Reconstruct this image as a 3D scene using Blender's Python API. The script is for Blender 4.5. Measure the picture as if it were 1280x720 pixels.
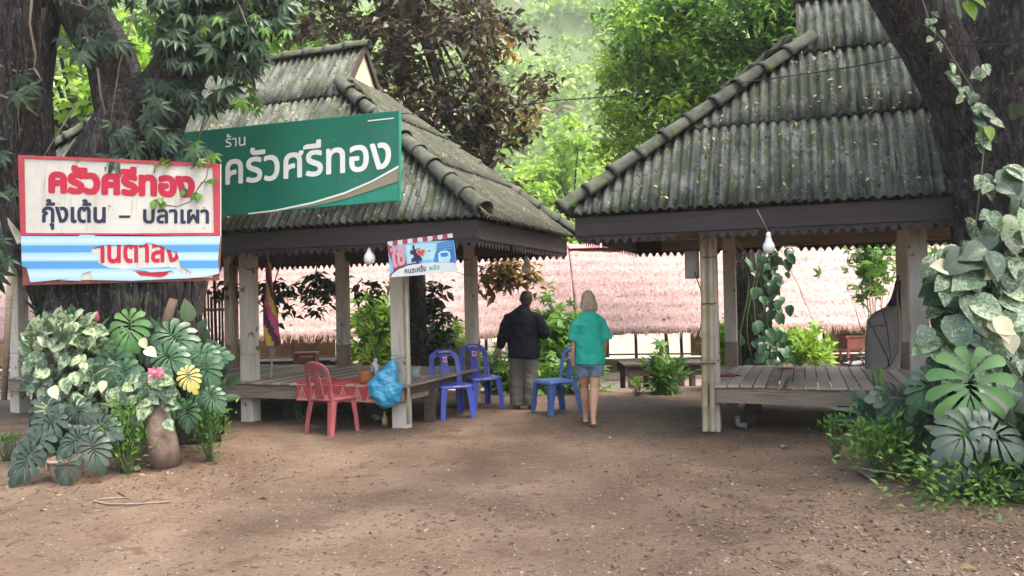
import bpy, bmesh, math, random
import numpy as np
from mathutils import Vector, Matrix, noise

random.seed(7)
rng = np.random.default_rng(11)
R = math.radians
SC = bpy.context.scene
COL = SC.collection
for o in list(bpy.data.objects):
    bpy.data.objects.remove(o)

# ------------------------------------------------------------------ camera
F = 1000.0                                   # focal length in pixels of the 1280 px photo
PITCH, ROLL = R(0.69), R(-1.2)
CAMZ = 1.6
cam = bpy.data.cameras.new('camera')
cam.sensor_width = 36.0
cam.lens = 36.0 * F / 1280.0
cam.clip_start, cam.clip_end = 0.1, 2000
cam_o = bpy.data.objects.new('camera', cam)
COL.objects.link(cam_o)
CM = Matrix.Rotation(math.pi / 2 + PITCH, 3, 'X') @ Matrix.Rotation(ROLL, 3, 'Z')
cam_o.matrix_world = Matrix.Translation((0, 0, CAMZ)) @ CM.to_4x4()
SC.camera = cam_o
C0 = Vector((0, 0, CAMZ))

# ------------------------------------------------------------------ light
SUN_EL, SUN_AZ = 64.0, 118.0                 # azimuth clockwise from +Y
w = bpy.data.worlds.new('World')
SC.world = w
w.use_nodes = True
nt = w.node_tree
bg = nt.nodes['Background']
sky = nt.nodes.new('ShaderNodeTexSky')
sky.sky_type = 'NISHITA'
sky.sun_disc = False
sky.sun_elevation = R(SUN_EL)
sky.sun_rotation = R(SUN_AZ)
sky.air_density, sky.dust_density, sky.ozone_density = 1.0, 7.0, 1.0
nt.links.new(sky.outputs[0], bg.inputs[0])
bg.inputs[1].default_value = 0.15
sun = bpy.data.lights.new('sun', 'SUN')
sun.energy = 1.5
sun.angle = R(28)
sun.color = (1.0, 0.965, 0.92)
sun_o = bpy.data.objects.new('sun', sun)
COL.objects.link(sun_o)
sd = Vector((math.sin(R(SUN_AZ)) * math.cos(R(SUN_EL)), math.cos(R(SUN_AZ)) * math.cos(R(SUN_EL)), math.sin(R(SUN_EL))))
sun_o.rotation_euler = sd.to_track_quat('Z', 'Y').to_euler()
vs = SC.view_settings
vs.view_transform, vs.look = 'Standard', 'None'
vs.gamma = 1.0
vs.use_curve_mapping = False
vs.exposure = 2.35
SC.render.engine = 'CYCLES'
SC.cycles.max_bounces = 6
SC.cycles.diffuse_bounces = 3
SC.cycles.transmission_bounces = 3
SC.cycles.volume_bounces = 0
SC.cycles.caustics_reflective = False
SC.cycles.caustics_refractive = False
SC.cycles.use_denoising = True


# ------------------------------------------------------------------ helpers
def P(px, py, Y):
    """world point seen at a pixel of the photo at depth Y"""
    d = CM @ Vector(((px - 640) / F, (360 - py) / F, -1))
    return C0 + d * (Y / d.y)


def G(px, py, z=0.0):
    d = CM @ Vector(((px - 640) / F, (360 - py) / F, -1))
    return C0 + d * ((z - CAMZ) / d.z)


def fbm(x, y, z=0.0, s=1.0, oct_=4):
    v, a = 0.0, 1.0
    for i in range(oct_):
        v += a * noise.noise(Vector((x * s, y * s, z * s + 7.3 * i)))
        s *= 2.03
        a *= 0.5
    return v


class MB:
    def __init__(self):
        self.v, self.f, self.m = [], [], []

    def add(self, vs_, fs_, m=0):
        k = len(self.v)
        self.v.extend([tuple(p) for p in vs_])
        for f in fs_:
            self.f.append(tuple(i + k for i in f))
            self.m.append(m)

    def box(self, c, s, rot=None, m=0):
        hx, hy, hz = s[0] / 2, s[1] / 2, s[2] / 2
        pts = [Vector((x, y, z)) for x in (-hx, hx) for y in (-hy, hy) for z in (-hz, hz)]
        if rot is not None:
            pts = [rot @ p for p in pts]
        c = Vector(c)
        self.add([p + c for p in pts], [(0, 1, 3, 2), (4, 6, 7, 5), (0, 4, 5, 1), (2, 3, 7, 6), (0, 2, 6, 4), (1, 5, 7, 3)], m)
        return self

    def beam(self, p0, p1, w_, h_, m=0, up=(0, 0, 1)):
        p0, p1 = Vector(p0), Vector(p1)
        d = p1 - p0
        y = d.normalized()
        x = y.cross(Vector(up))
        if x.length < 1e-4:
            x = Vector((1, 0, 0))
        x.normalize()
        z = x.cross(y)
        rot = Matrix((x, y, z)).transposed()
        return self.box((p0 + p1) / 2, (w_, d.length, h_), rot, m)

    def tube(self, pts, rad, n=8, m=0, cap=True, jit=0.0, seed=0.0, ref=None):
        pts = [Vector(p) for p in pts]
        if not isinstance(rad, (list, tuple)):
            rad = [rad] * len(pts)
        k = len(self.v)
        prev = Vector(ref) if ref else None
        for i, p in enumerate(pts):
            t = (pts[min(i + 1, len(pts) - 1)] - pts[max(i - 1, 0)])
            t = t.normalized() if t.length > 1e-9 else Vector((0, 0, 1))
            if prev is None:
                prev = Vector((1, 0, 0)) if abs(t.x) < 0.9 else Vector((0, 1, 0))
            x = prev - t * prev.dot(t)
            if x.length < 1e-5:
                x = Vector((0, 1, 0)) - t * t.y
            x.normalize()
            if ref is None:
                prev = x
            y = t.cross(x)
            r_ = rad[i]
            rx, ry = r_ if isinstance(r_, (list, tuple)) else (r_, r_)
            for j in range(n):
                a = 2 * math.pi * j / n
                q = 1.0
                if jit:
                    q += jit * fbm(math.cos(a) * 1.6 + seed, math.sin(a) * 1.6, (p.x + p.y + p.z) * 0.9 + seed, 1.3, 3)
                self.v.append(tuple(p + (x * math.cos(a) * rx + y * math.sin(a) * ry) * q))
        for i in range(len(pts) - 1):
            for j in range(n):
                a, b = k + i * n + j, k + i * n + (j + 1) % n
                self.f.append((a, b, b + n, a + n))
                self.m.append(m)
        if cap:
            self.f.append(tuple(k + j for j in range(n))[::-1]); self.m.append(m)
            e = k + (len(pts) - 1) * n
            self.f.append(tuple(e + j for j in range(n))); self.m.append(m)
        return self

    def lathe(self, prof, n=20, c=(0, 0, 0), m=0, sx=1.0, sy=1.0):
        k = len(self.v)
        for r_, z in prof:
            for j in range(n):
                a = 2 * math.pi * j / n
                self.v.append((c[0] + r_ * math.cos(a) * sx, c[1] + r_ * math.sin(a) * sy, c[2] + z))
        for i in range(len(prof) - 1):
            for j in range(n):
                a, b = k + i * n + j, k + i * n + (j + 1) % n
                self.f.append((a, b, b + n, a + n)); self.m.append(m)
        return self

    def build(self, name, mats, parent=None, smooth=False, bevel=0.0, solid=0.0):
        me = bpy.data.meshes.new(name)
        me.from_pydata(self.v, [], self.f)
        mats = mats if isinstance(mats, (list, tuple)) else [mats]
        for x in mats:
            me.materials.append(x)
        if len(mats) > 1:
            me.polygons.foreach_set('material_index', self.m)
        if smooth:
            me.polygons.foreach_set('use_smooth', [True] * len(me.polygons))
        me.update()
        o = bpy.data.objects.new(name, me)
        COL.objects.link(o)
        if parent is not None:
            o.parent = parent
        if bevel:
            b = o.modifiers.new('bevel', 'BEVEL')
            b.width, b.segments, b.limit_method = bevel, 2, 'ANGLE'
        if solid:
            s = o.modifiers.new('solid', 'SOLIDIFY')
            s.thickness, s.offset = solid, 0
        return o


def npmesh(name, V, Fq, mat_, parent=None, smooth=False):
    """fast mesh from numpy arrays; Fq (n,k) faces"""
    me = bpy.data.meshes.new(name)
    V = np.asarray(V, dtype=np.float32)
    Fq = np.asarray(Fq, dtype=np.int32)
    me.vertices.add(len(V))
    me.vertices.foreach_set('co', V.ravel())
    n, k = Fq.shape
    me.loops.add(n * k)
    me.loops.foreach_set('vertex_index', Fq.ravel())
    me.polygons.add(n)
    me.polygons.foreach_set('loop_start', np.arange(0, n * k, k, dtype=np.int32))
    me.polygons.foreach_set('loop_total', np.full(n, k, dtype=np.int32))
    if smooth:
        me.polygons.foreach_set('use_smooth', np.ones(n, dtype=bool))
    me.update(calc_edges=True)
    me.validate()
    me.materials.append(mat_)
    o = bpy.data.objects.new(name, me)
    COL.objects.link(o)
    if parent is not None:
        o.parent = parent
    return o


def tag(o, label, cat, group=None, kind=None):
    if label:
        o['label'] = label
    if cat:
        o['category'] = cat
    if group:
        o['group'] = group
    if kind:
        o['kind'] = kind
    return o


def thing(name, label, cat, loc=(0, 0, 0), rotz=0.0, group=None):
    o = bpy.data.objects.new(name, None)
    o.empty_display_size = 0.1
    COL.objects.link(o)
    o.location = loc
    o.rotation_euler = (0, 0, rotz)
    return tag(o, label, cat, group)


def dup(root, loc, rotz, label, group=None, scale=None):
    r_ = root.copy()
    COL.objects.link(r_)
    r_.location = loc
    r_.rotation_euler = (0, 0, rotz)
    r_['label'] = label
    if group:
        r_['group'] = group
    if scale:
        r_.scale = (scale,) * 3
    for ch in list(root.children):
        c = ch.copy(); COL.objects.link(c); c.parent = r_
        for g in list(ch.children):
            d = g.copy(); COL.objects.link(d); d.parent = c
    return r_


# ------------------------------------------------------------------ materials
def mat(name, cols, scale=3.0, detail=5.0, rough=0.8, bump=0.0, bscale=None, stretch=(1, 1, 1), metallic=0.0,
        spots=None, spec=0.3, distort=0.0, transl=0.0, island=False, coat=0.0, streak=None, world=False):
    """cols: list of (pos, rgb) over a noise field; spots: (rgb, scale, threshold) small marks; streak: (rgb, stretch, scale, thr)"""
    m = bpy.data.materials.new(name)
    m.use_nodes = True
    n = m.node_tree
    L = n.links.new
    b = n.nodes['Principled BSDF']
    out = n.nodes['Material Output']
    b.inputs['Roughness'].default_value = rough
    b.inputs['Metallic'].default_value = metallic
    b.inputs['Specular IOR Level'].default_value = spec
    if coat:
        b.inputs['Coat Weight'].default_value = coat
    if world:
        tc = n.nodes.new('ShaderNodeNewGeometry'); src = tc.outputs['Position']
    else:
        tc = n.nodes.new('ShaderNodeTexCoord'); src = tc.outputs['Object']
    mp = n.nodes.new('ShaderNodeMapping')
    mp.inputs['Scale'].default_value = stretch
    L(src, mp.inputs[0])
    nz = n.nodes.new('ShaderNodeTexNoise')
    nz.inputs['Scale'].default_value = scale
    nz.inputs['Detail'].default_value = detail
    nz.inputs['Roughness'].default_value = 0.6
    nz.inputs['Distortion'].default_value = distort
    L(mp.outputs[0], nz.inputs[0])
    rp = n.nodes.new('ShaderNodeValToRGB')
    el = rp.color_ramp.elements
    while len(el) < len(cols):
        el.new(0.5)
    for e, (p, c) in zip(el, cols):
        e.position = p
        e.color = (*c, 1)
    fac = nz.outputs[0]
    if island:
        ge = n.nodes.new('ShaderNodeNewGeometry')
        mx = n.nodes.new('ShaderNodeMath'); mx.operation = 'MULTIPLY_ADD'
        L(ge.outputs['Random Per Island'], mx.inputs[0])
        mx.inputs[1].default_value = 0.55
        mm = n.nodes.new('ShaderNodeMath'); mm.operation = 'MULTIPLY_ADD'
        L(nz.outputs[0], mm.inputs[0]); mm.inputs[1].default_value = 0.7; mm.inputs[2].default_value = -0.12
        L(mm.outputs[0], mx.inputs[2])
        fac = mx.outputs[0]
    L(fac, rp.inputs[0])
    col = rp.outputs[0]

    def over(col, rgb, fac_out, thr, soft):
        r2 = n.nodes.new('ShaderNodeValToRGB')
        r2.color_ramp.elements[0].position = thr
        r2.color_ramp.elements[0].color = (0, 0, 0, 1)
        r2.color_ramp.elements[1].position = min(1, thr + soft)
        L(fac_out, r2.inputs[0])
        mi = n.nodes.new('ShaderNodeMixRGB')
        L(r2.outputs[0], mi.inputs[0])
        L(col, mi.inputs[1])
        mi.inputs[2].default_value = (*rgb, 1)
        return mi.outputs[0]
    for sp in ([spots] if isinstance(spots, tuple) else (spots or [])):
        s2 = n.nodes.new('ShaderNodeTexNoise')
        s2.inputs['Scale'].default_value = sp[1]
        s2.inputs['Detail'].default_value = 2
        L(src, s2.inputs[0])
        col = over(col, sp[0], s2.outputs[0], sp[2], 0.05)
    if streak:
        m3 = n.nodes.new('ShaderNodeMapping'); m3.inputs['Scale'].default_value = streak[1]
        L(src, m3.inputs[0])
        s3 = n.nodes.new('ShaderNodeTexNoise'); s3.inputs['Scale'].default_value = streak[2]; s3.inputs['Detail'].default_value = 4
        L(m3.outputs[0], s3.inputs[0])
        col = over(col, streak[0], s3.outputs[0], streak[3], 0.15)
    L(col, b.inputs['Base Color'])
    if bump:
        nb = n.nodes.new('ShaderNodeTexNoise')
        nb.inputs['Scale'].default_value = bscale or scale * 4
        nb.inputs['Detail'].default_value = 6
        L(mp.outputs[0], nb.inputs[0])
        bu = n.nodes.new('ShaderNodeBump')
        bu.inputs['Strength'].default_value = bump
        bu.inputs['Distance'].default_value = 0.02
        L(nb.outputs[0], bu.inputs['Height'])
        L(bu.outputs[0], b.inputs['Normal'])
    if transl:
        tr = n.nodes.new('ShaderNodeBsdfTranslucent')
        L(col, tr.inputs[0])
        mx = n.nodes.new('ShaderNodeMixShader')
        mx.inputs[0].default_value = transl
        L(b.outputs[0], mx.inputs[1]); L(tr.outputs[0], mx.inputs[2])
        L(mx.outputs[0], out.inputs[0])
    return m


def plain(name, c, rough=0.5, v=0.12, scale=6, **k):
    lo = tuple(x * (1 - v) for x in c)
    hi = tuple(min(1, x * (1 + v)) for x in c)
    return mat(name, [(0.3, lo), (0.7, hi)], scale=scale, rough=rough, **k)


def leafmat(name, a, b_, c, transl=0.35, rough=0.42, scale=1.2):
    return mat(name, [(0.15, a), (0.5, b_), (0.9, c)], scale=scale, detail=3, rough=rough, transl=transl, island=True, spec=0.4, world=True)


M_ = {}
M_['earth'] = mat('damp earth', [(0.22, (0.04, 0.025, 0.016)), (0.4, (0.082, 0.053, 0.035)), (0.56, (0.12, 0.082, 0.056)), (0.8, (0.175, 0.128, 0.09))],
                  scale=0.7, detail=12, rough=0.8, bump=1.0, bscale=22, world=True, distort=0.4,
                  spots=[((0.24, 0.195, 0.15), 30, 0.68), ((0.032, 0.022, 0.016), 19, 0.655), ((0.19, 0.16, 0.105), 55, 0.665), ((0.09, 0.055, 0.035), 3.1, 0.61)], spec=0.25)
n = M_['earth'].node_tree
b_ = n.nodes['Principled BSDF']
lk = b_.inputs['Base Color'].links[0]
ge = n.nodes.new('ShaderNodeNewGeometry'); sx = n.nodes.new('ShaderNodeSeparateXYZ')
n.links.new(ge.outputs['Position'], sx.inputs[0])
mr = n.nodes.new('ShaderNodeMapRange'); mr.inputs[1].default_value = 14.6; mr.inputs[2].default_value = 17.0
nz = n.nodes.new('ShaderNodeTexNoise'); nz.inputs['Scale'].default_value = 0.9; nz.inputs['Detail'].default_value = 6
n.links.new(ge.outputs['Position'], nz.inputs[0])
ad = n.nodes.new('ShaderNodeMath'); ad.operation = 'MULTIPLY_ADD'; ad.inputs[1].default_value = 3.0
n.links.new(nz.outputs[0], ad.inputs[0]); n.links.new(sx.outputs['Y'], ad.inputs[2])
n.links.new(ad.outputs[0], mr.inputs[0])
mi = n.nodes.new('ShaderNodeMixRGB'); mi.inputs[2].default_value = (0.25, 0.19, 0.15, 1)      # dry river sand beyond the bank
n.links.new(mr.outputs[0], mi.inputs[0]); n.links.new(lk.from_socket, mi.inputs[1]); n.links.new(mi.outputs[0], b_.inputs['Base Color'])
# broad damp patches
n2 = n.nodes.new('ShaderNodeTexNoise'); n2.inputs['Scale'].default_value = 0.38; n2.inputs['Detail'].default_value = 5; n2.inputs['Distortion'].default_value = 0.7
n.links.new(ge.outputs['Position'], n2.inputs[0])
r2 = n.nodes.new('ShaderNodeMapRange'); r2.inputs[1].default_value = .38; r2.inputs[2].default_value = .62; r2.inputs[3].default_value = .86; r2.inputs[4].default_value = 1.2
n.links.new(n2.outputs[0], r2.inputs[0])
hs = n.nodes.new('ShaderNodeHueSaturation'); n.links.new(r2.outputs[0], hs.inputs['Value']); n.links.new(mi.outputs[0], hs.inputs['Color']); n.links.new(hs.outputs[0], b_.inputs['Base Color'])
M_['hill'] = mat('forest floor', [(0.3, (0.06, 0.1, 0.03)), (0.7, (0.12, 0.18, 0.06))], scale=0.1, world=True)
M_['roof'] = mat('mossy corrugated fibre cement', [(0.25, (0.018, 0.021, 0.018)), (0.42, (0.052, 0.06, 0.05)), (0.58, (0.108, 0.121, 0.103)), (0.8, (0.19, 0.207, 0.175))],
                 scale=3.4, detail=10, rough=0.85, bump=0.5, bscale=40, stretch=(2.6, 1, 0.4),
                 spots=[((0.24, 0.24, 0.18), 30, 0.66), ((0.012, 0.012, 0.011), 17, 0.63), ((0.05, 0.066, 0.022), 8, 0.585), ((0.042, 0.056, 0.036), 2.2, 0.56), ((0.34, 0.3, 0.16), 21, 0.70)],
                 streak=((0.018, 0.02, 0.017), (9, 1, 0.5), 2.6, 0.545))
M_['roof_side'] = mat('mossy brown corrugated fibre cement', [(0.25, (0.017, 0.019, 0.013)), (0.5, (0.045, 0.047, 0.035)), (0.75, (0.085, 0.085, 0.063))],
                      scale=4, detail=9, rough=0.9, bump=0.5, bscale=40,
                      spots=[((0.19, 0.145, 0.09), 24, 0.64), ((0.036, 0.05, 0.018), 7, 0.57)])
M_['ridge'] = mat('mossy ridge tile', [(0.3, (0.022, 0.025, 0.018)), (0.5, (0.055, 0.06, 0.046)), (0.75, (0.105, 0.108, 0.085))], scale=6, detail=7, rough=0.9, bump=0.4,
                  spots=((0.06, 0.08, 0.028), 9, 0.58))
M_['fascia'] = mat('weathered brown painted board', [(0.3, (0.024, 0.018, 0.018)), (0.7, (0.048, 0.037, 0.036))], scale=3, stretch=(0.6, 3, 6), detail=6, rough=0.7, bump=0.15)
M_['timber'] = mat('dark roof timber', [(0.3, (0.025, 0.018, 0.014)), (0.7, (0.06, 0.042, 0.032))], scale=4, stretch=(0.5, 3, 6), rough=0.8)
M_['cream'] = plain('cream painted gable board', (0.42, 0.37, 0.26), 0.8, 0.2)
M_['concrete'] = mat('stained concrete post', [(0.25, (0.36, 0.325, 0.265)), (0.5, (0.5, 0.46, 0.385)), (0.8, (0.58, 0.54, 0.465))], scale=2.5, stretch=(2, 2, 0.7), detail=7, rough=0.85, bump=0.2,
                     spots=((0.16, 0.13, 0.1), 7, 0.66), streak=((0.2, 0.17, 0.13), (4, 4, 0.3), 3, 0.6))
M_['stain'] = mat('mud stained concrete', [(0.3, (0.17, 0.12, 0.085)), (0.7, (0.26, 0.2, 0.15))], scale=5, rough=0.9, bump=0.2)
M_['deck'] = mat('weathered grey planks', [(0.25, (0.2, 0.155, 0.12)), (0.5, (0.33, 0.265, 0.215)), (0.8, (0.44, 0.37, 0.31))], scale=3, stretch=(8, 0.7, 1), detail=7, rough=0.75, bump=0.2, island=True)
M_['beam'] = mat('weathered timber beam', [(0.25, (0.11, 0.082, 0.06)), (0.5, (0.22, 0.175, 0.13)), (0.8, (0.32, 0.265, 0.2))], scale=3.5, stretch=(0.6, 3, 9), detail=8, rough=0.8, bump=0.35, distort=0.6)
M_['bark'] = mat('dark furrowed bark', [(0.34, (0.006, 0.005, 0.005)), (0.5, (0.024, 0.02, 0.019)), (0.68, (0.075, 0.065, 0.06))], scale=9, stretch=(2.4, 2.4, 0.7), detail=12, rough=0.95, bump=2.2, bscale=11, distort=0.8,
                 spots=[((0.1, 0.1, 0.085), 18, 0.66), ((0.045, 0.06, 0.03), 5, 0.62)])
M_['vinestem'] = plain('grey brown vine stem', (0.17, 0.14, 0.11), 0.85, 0.3)
M_['stem'] = plain('green stem', (0.07, 0.11, 0.035), 0.6, 0.3)
M_['twig'] = plain('brown twig', (0.09, 0.065, 0.045), 0.9, 0.3)
M_['leaf_dark'] = leafmat('dark glossy vine leaf', (0.012, 0.03, 0.014), (0.024, 0.056, 0.026), (0.06, 0.105, 0.042), 0.22)
M_['leaf_lime'] = leafmat('lime leaf', (0.11, 0.22, 0.02), (0.19, 0.34, 0.03), (0.3, 0.44, 0.06), 0.5)
M_['leaf_green'] = leafmat('fresh green leaf', (0.04, 0.11, 0.014), (0.085, 0.2, 0.026), (0.17, 0.31, 0.045), 0.45)
M_['leaf_brown'] = leafmat('brownish tree leaf', (0.022, 0.018, 0.012), (0.055, 0.045, 0.025), (0.13, 0.11, 0.045), 0.3)
M_['leaf_yellow'] = leafmat('yellowing brown leaf', (0.12, 0.085, 0.025), (0.24, 0.16, 0.05), (0.33, 0.25, 0.08), 0.35)
M_['leaf_hill'] = leafmat('hillside leaf', (0.09, 0.17, 0.02), (0.17, 0.28, 0.035), (0.27, 0.37, 0.06), 0.4, 0.6, 0.06)
M_['monstera'] = leafmat('dark monstera leaf', (0.022, 0.06, 0.03), (0.035, 0.09, 0.042), (0.06, 0.13, 0.06), 0.2, 0.35)
M_['monstera_grey'] = leafmat('dusty grey green monstera leaf', (0.02, 0.04, 0.026), (0.036, 0.062, 0.042), (0.065, 0.095, 0.07), 0.12, 0.38)
M_['monstera_light'] = leafmat('light green monstera leaf', (0.08, 0.19, 0.06), (0.12, 0.26, 0.08), (0.2, 0.34, 0.12), 0.3, 0.4)
M_['straw_yellow'] = leafmat('yellow variegated leaf', (0.5, 0.42, 0.1), (0.6, 0.52, 0.16), (0.65, 0.6, 0.25), 0.3)


def varmat(name, g1, g2, cr, thr, scale):
    m = bpy.data.materials.new(name)
    m.use_nodes = True
    n = m.node_tree; L = n.links.new
    b = n.nodes['Principled BSDF']; out = n.nodes['Material Output']
    ge = n.nodes.new('ShaderNodeNewGeometry')
    nz = n.nodes.new('ShaderNodeTexNoise'); nz.inputs['Scale'].default_value = scale; nz.inputs['Detail'].default_value = 4; nz.inputs['Distortion'].default_value = 1.0
    L(ge.outputs['Position'], nz.inputs[0])
    ad = n.nodes.new('ShaderNodeMath'); ad.operation = 'MULTIPLY_ADD'
    L(ge.outputs['Random Per Island'], ad.inputs[0]); ad.inputs[1].default_value = 0.22
    L(nz.outputs[0], ad.inputs[2])
    rp = n.nodes.new('ShaderNodeValToRGB'); el = rp.color_ramp.elements
    el.new(0.5); el.new(0.6)
    for e, (p, c) in zip(el, [(0.3, g1), (thr - 0.07, g2), (thr + 0.05, cr), (1.0, tuple(x * 1.1 for x in cr))]):
        e.position = p; e.color = (*c, 1)
    L(ad.outputs[0], rp.inputs[0])
    hv = n.nodes.new('ShaderNodeHueSaturation')
    vm = n.nodes.new('ShaderNodeMath'); vm.operation = 'MULTIPLY_ADD'; vm.inputs[1].default_value = 0.75; vm.inputs[2].default_value = 0.42
    L(ge.outputs['Random Per Island'], vm.inputs[0]); L(vm.outputs[0], hv.inputs['Value']); L(rp.outputs[0], hv.inputs['Color'])
    L(hv.outputs[0], b.inputs['Base Color'])
    b.inputs['Roughness'].default_value = 0.36
    tr = n.nodes.new('ShaderNodeBsdfTranslucent'); L(hv.outputs[0], tr.inputs[0])
    mx = n.nodes.new('ShaderNodeMixShader'); mx.inputs[0].default_value = 0.25
    L(b.outputs[0], mx.inputs[1]); L(tr.outputs[0], mx.inputs[2]); L(mx.outputs[0], out.inputs[0])
    return m


M_['pothos'] = varmat('variegated pothos leaf', (0.04, 0.1, 0.045), (0.085, 0.18, 0.08), (0.4, 0.46, 0.27), 0.64, 26)
M_['pothos_green'] = varmat('green heart leaf with pale marks', (0.045, 0.1, 0.055), (0.08, 0.17, 0.085), (0.3, 0.37, 0.22), 0.7, 30)
M_['cream_leaf'] = leafmat('cream leaf', (0.5, 0.5, 0.32), (0.58, 0.56, 0.36), (0.62, 0.6, 0.42), 0.3)
M_['thatch'] = mat('pinkish sun bleached thatch', [(0.25, (0.16, 0.095, 0.085)), (0.5, (0.29, 0.19, 0.175)), (0.8, (0.42, 0.3, 0.275))], scale=7, stretch=(4, 1, 1), detail=10, rough=0.95, bump=0.7, bscale=20, island=False,
                   spots=[((0.15, 0.09, 0.08), 11, 0.62), ((0.44, 0.34, 0.31), 17, 0.66)])
M_['thatch_fringe'] = mat('loose thatch straw', [(0.2, (0.14, 0.085, 0.07)), (0.8, (0.42, 0.3, 0.26))], scale=8, rough=0.95, island=True)
M_['ridge_red'] = plain('faded red ridge sheet', (0.5, 0.2, 0.17), 0.6, 0.2)
M_['bamboo_dark'] = plain('dark weathered bamboo', (0.06, 0.045, 0.035), 0.7, 0.3)
M_['bamboo'] = mat('pale bamboo', [(0.3, (0.27, 0.22, 0.13)), (0.7, (0.42, 0.36, 0.23))], scale=4, stretch=(3, 3, 0.5), rough=0.55)
M_['darkwood'] = mat('dark wet wood', [(0.3, (0.035, 0.026, 0.022)), (0.7, (0.09, 0.066, 0.055))], scale=4, stretch=(0.6, 4, 4), rough=0.7, bump=0.2)
M_['yellow'] = plain('yellow cloth', (0.62, 0.5, 0.18), 0.85, 0.15)
M_['orange'] = plain('pale orange mat', (0.66, 0.47, 0.27), 0.85, 0.15)
M_['redwood'] = plain('red brown painted wood', (0.24, 0.085, 0.065), 0.6, 0.25)
M_['white_paint'] = mat('off white sign paint', [(0.3, (0.44, 0.43, 0.385)), (0.7, (0.56, 0.55, 0.5))], scale=3, detail=8, rough=0.6, spots=[((0.34, 0.3, 0.23), 9, 0.66), ((0.3, 0.27, 0.22), 40, 0.72)], streak=((0.38, 0.355, 0.29), (9, 1, .5), 2.2, 0.58))
M_['red_paint'] = mat('faded red paint', [(0.3, (0.3, 0.035, 0.05)), (0.7, (0.42, 0.06, 0.075))], scale=5, detail=6, rough=0.6)
M_['red_letter'] = plain('red lettering paint', (0.4, 0.015, 0.04), 0.55, 0.08)
M_['navy_letter'] = plain('navy lettering paint', (0.018, 0.022, 0.05), 0.55, 0.1)
M_['wood_edge'] = plain('red brown board', (0.2, 0.06, 0.045), 0.8, 0.3)
M_['green_sign'] = mat('green printed vinyl', [(0.3, (0.006, 0.11, 0.075)), (0.7, (0.012, 0.165, 0.105))], scale=0.8, detail=3, rough=0.35, spots=[((0.3, 0.42, 0.36), 38, 0.70)], streak=((0.012, 0.09, 0.06), (5, 1, .4), 2.0, 0.6), spec=0.4)
M_['green_light'] = plain('lighter green print', (0.02, 0.22, 0.15), 0.35, 0.1)
M_['white_letter'] = plain('white lettering', (0.68, 0.71, 0.68), 0.5, 0.05)
M_['olive'] = plain('olive brown print band', (0.24, 0.21, 0.14), 0.4, 0.1)
M_['steel'] = plain('grey steel', (0.3, 0.3, 0.29), 0.5, 0.2)
M_['cable'] = plain('black cable', (0.02, 0.02, 0.022), 0.6, 0.2)
M_['cable_grey'] = plain('grey cable', (0.2, 0.19, 0.17), 0.6, 0.2)
M_['bulb'] = plain('white glass bulb', (0.72, 0.73, 0.72), 0.25, 0.04)
M_['box_grey'] = plain('grey green painted metal box', (0.24, 0.25, 0.2), 0.6, 0.2)
M_['pvc'] = plain('cream plastic conduit', (0.5, 0.46, 0.36), 0.45, 0.1)
M_['pipe_grey'] = plain('grey plastic pipe', (0.2, 0.19, 0.17), 0.5, 0.2)
M_['chair_red'] = mat('sun faded red plastic', [(0.3, (0.27, 0.06, 0.068)), (0.7, (0.39, 0.115, 0.12))], scale=5, rough=0.42, detail=5, spec=0.5)
M_['chair_blue'] = mat('violet blue plastic', [(0.3, (0.032, 0.05, 0.3)), (0.7, (0.062, 0.088, 0.42))], scale=4, rough=0.36, detail=5, spec=0.5)
M_['chair_navy'] = mat('faded dark blue plastic', [(0.3, (0.045, 0.07, 0.2)), (0.7, (0.075, 0.105, 0.29))], scale=4, rough=0.36, detail=5, spec=0.5)
M_['chair_blue2'] = mat('teal blue plastic', [(0.3, (0.045, 0.09, 0.27)), (0.7, (0.075, 0.15, 0.36))], scale=4, rough=0.3, detail=5, spec=0.6)
M_['sticker'] = plain('pale sticker', (0.6, 0.5, 0.55), 0.5, 0.2, 60)
M_['sticker_red'] = plain('red sticker print', (0.5, 0.08, 0.12), 0.5, 0.1)
M_['bag_blue'] = mat('crumpled blue plastic sheet', [(0.3, (0.015, 0.2, 0.36)), (0.7, (0.05, 0.32, 0.5))], scale=6, rough=0.3, detail=6, bump=0.6, bscale=9, spec=0.6)
M_['cloth_red'] = plain('red patterned cloth', (0.42, 0.06, 0.07), 0.85, 0.12)
M_['cloth_cream'] = plain('cream cloth pattern', (0.55, 0.42, 0.28), 0.85, 0.12)
M_['basket'] = mat('orange brown basket', [(0.3, (0.24, 0.085, 0.03)), (0.7, (0.4, 0.17, 0.07))], scale=20, stretch=(1, 1, 3), rough=0.7, bump=0.5)
M_['clear_plastic'] = plain('crinkled white plastic bag', (0.6, 0.6, 0.62), 0.2, 0.1, 12, bump=0.5, transl=0.4)
M_['bottle'] = plain('yellowish glass bottle', (0.36, 0.34, 0.1), 0.15, 0.15)
M_['barrel'] = plain('blue plastic barrel', (0.03, 0.1, 0.36), 0.4, 0.15)
M_['tub'] = plain('grey green plastic tub', (0.26, 0.32, 0.31), 0.4, 0.15)
M_['pink'] = plain('pink umbrella cloth', (0.55, 0.1, 0.22), 0.75, 0.12)
M_['umb_yellow'] = plain('yellow umbrella cloth', (0.58, 0.42, 0.07), 0.75, 0.12)
M_['umb_purple'] = plain('dark purple umbrella cloth', (0.1, 0.035, 0.07), 0.75, 0.12)
M_['canvas'] = mat('grey weathered canvas', [(0.3, (0.17, 0.15, 0.14)), (0.7, (0.25, 0.225, 0.21))], scale=4, rough=0.9, detail=6, bump=0.2)
M_['black'] = plain('black painted metal', (0.018, 0.018, 0.02), 0.5, 0.2)
M_['skin'] = plain('light tanned skin', (0.5, 0.28, 0.19), 0.5, 0.08, 14)
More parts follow.
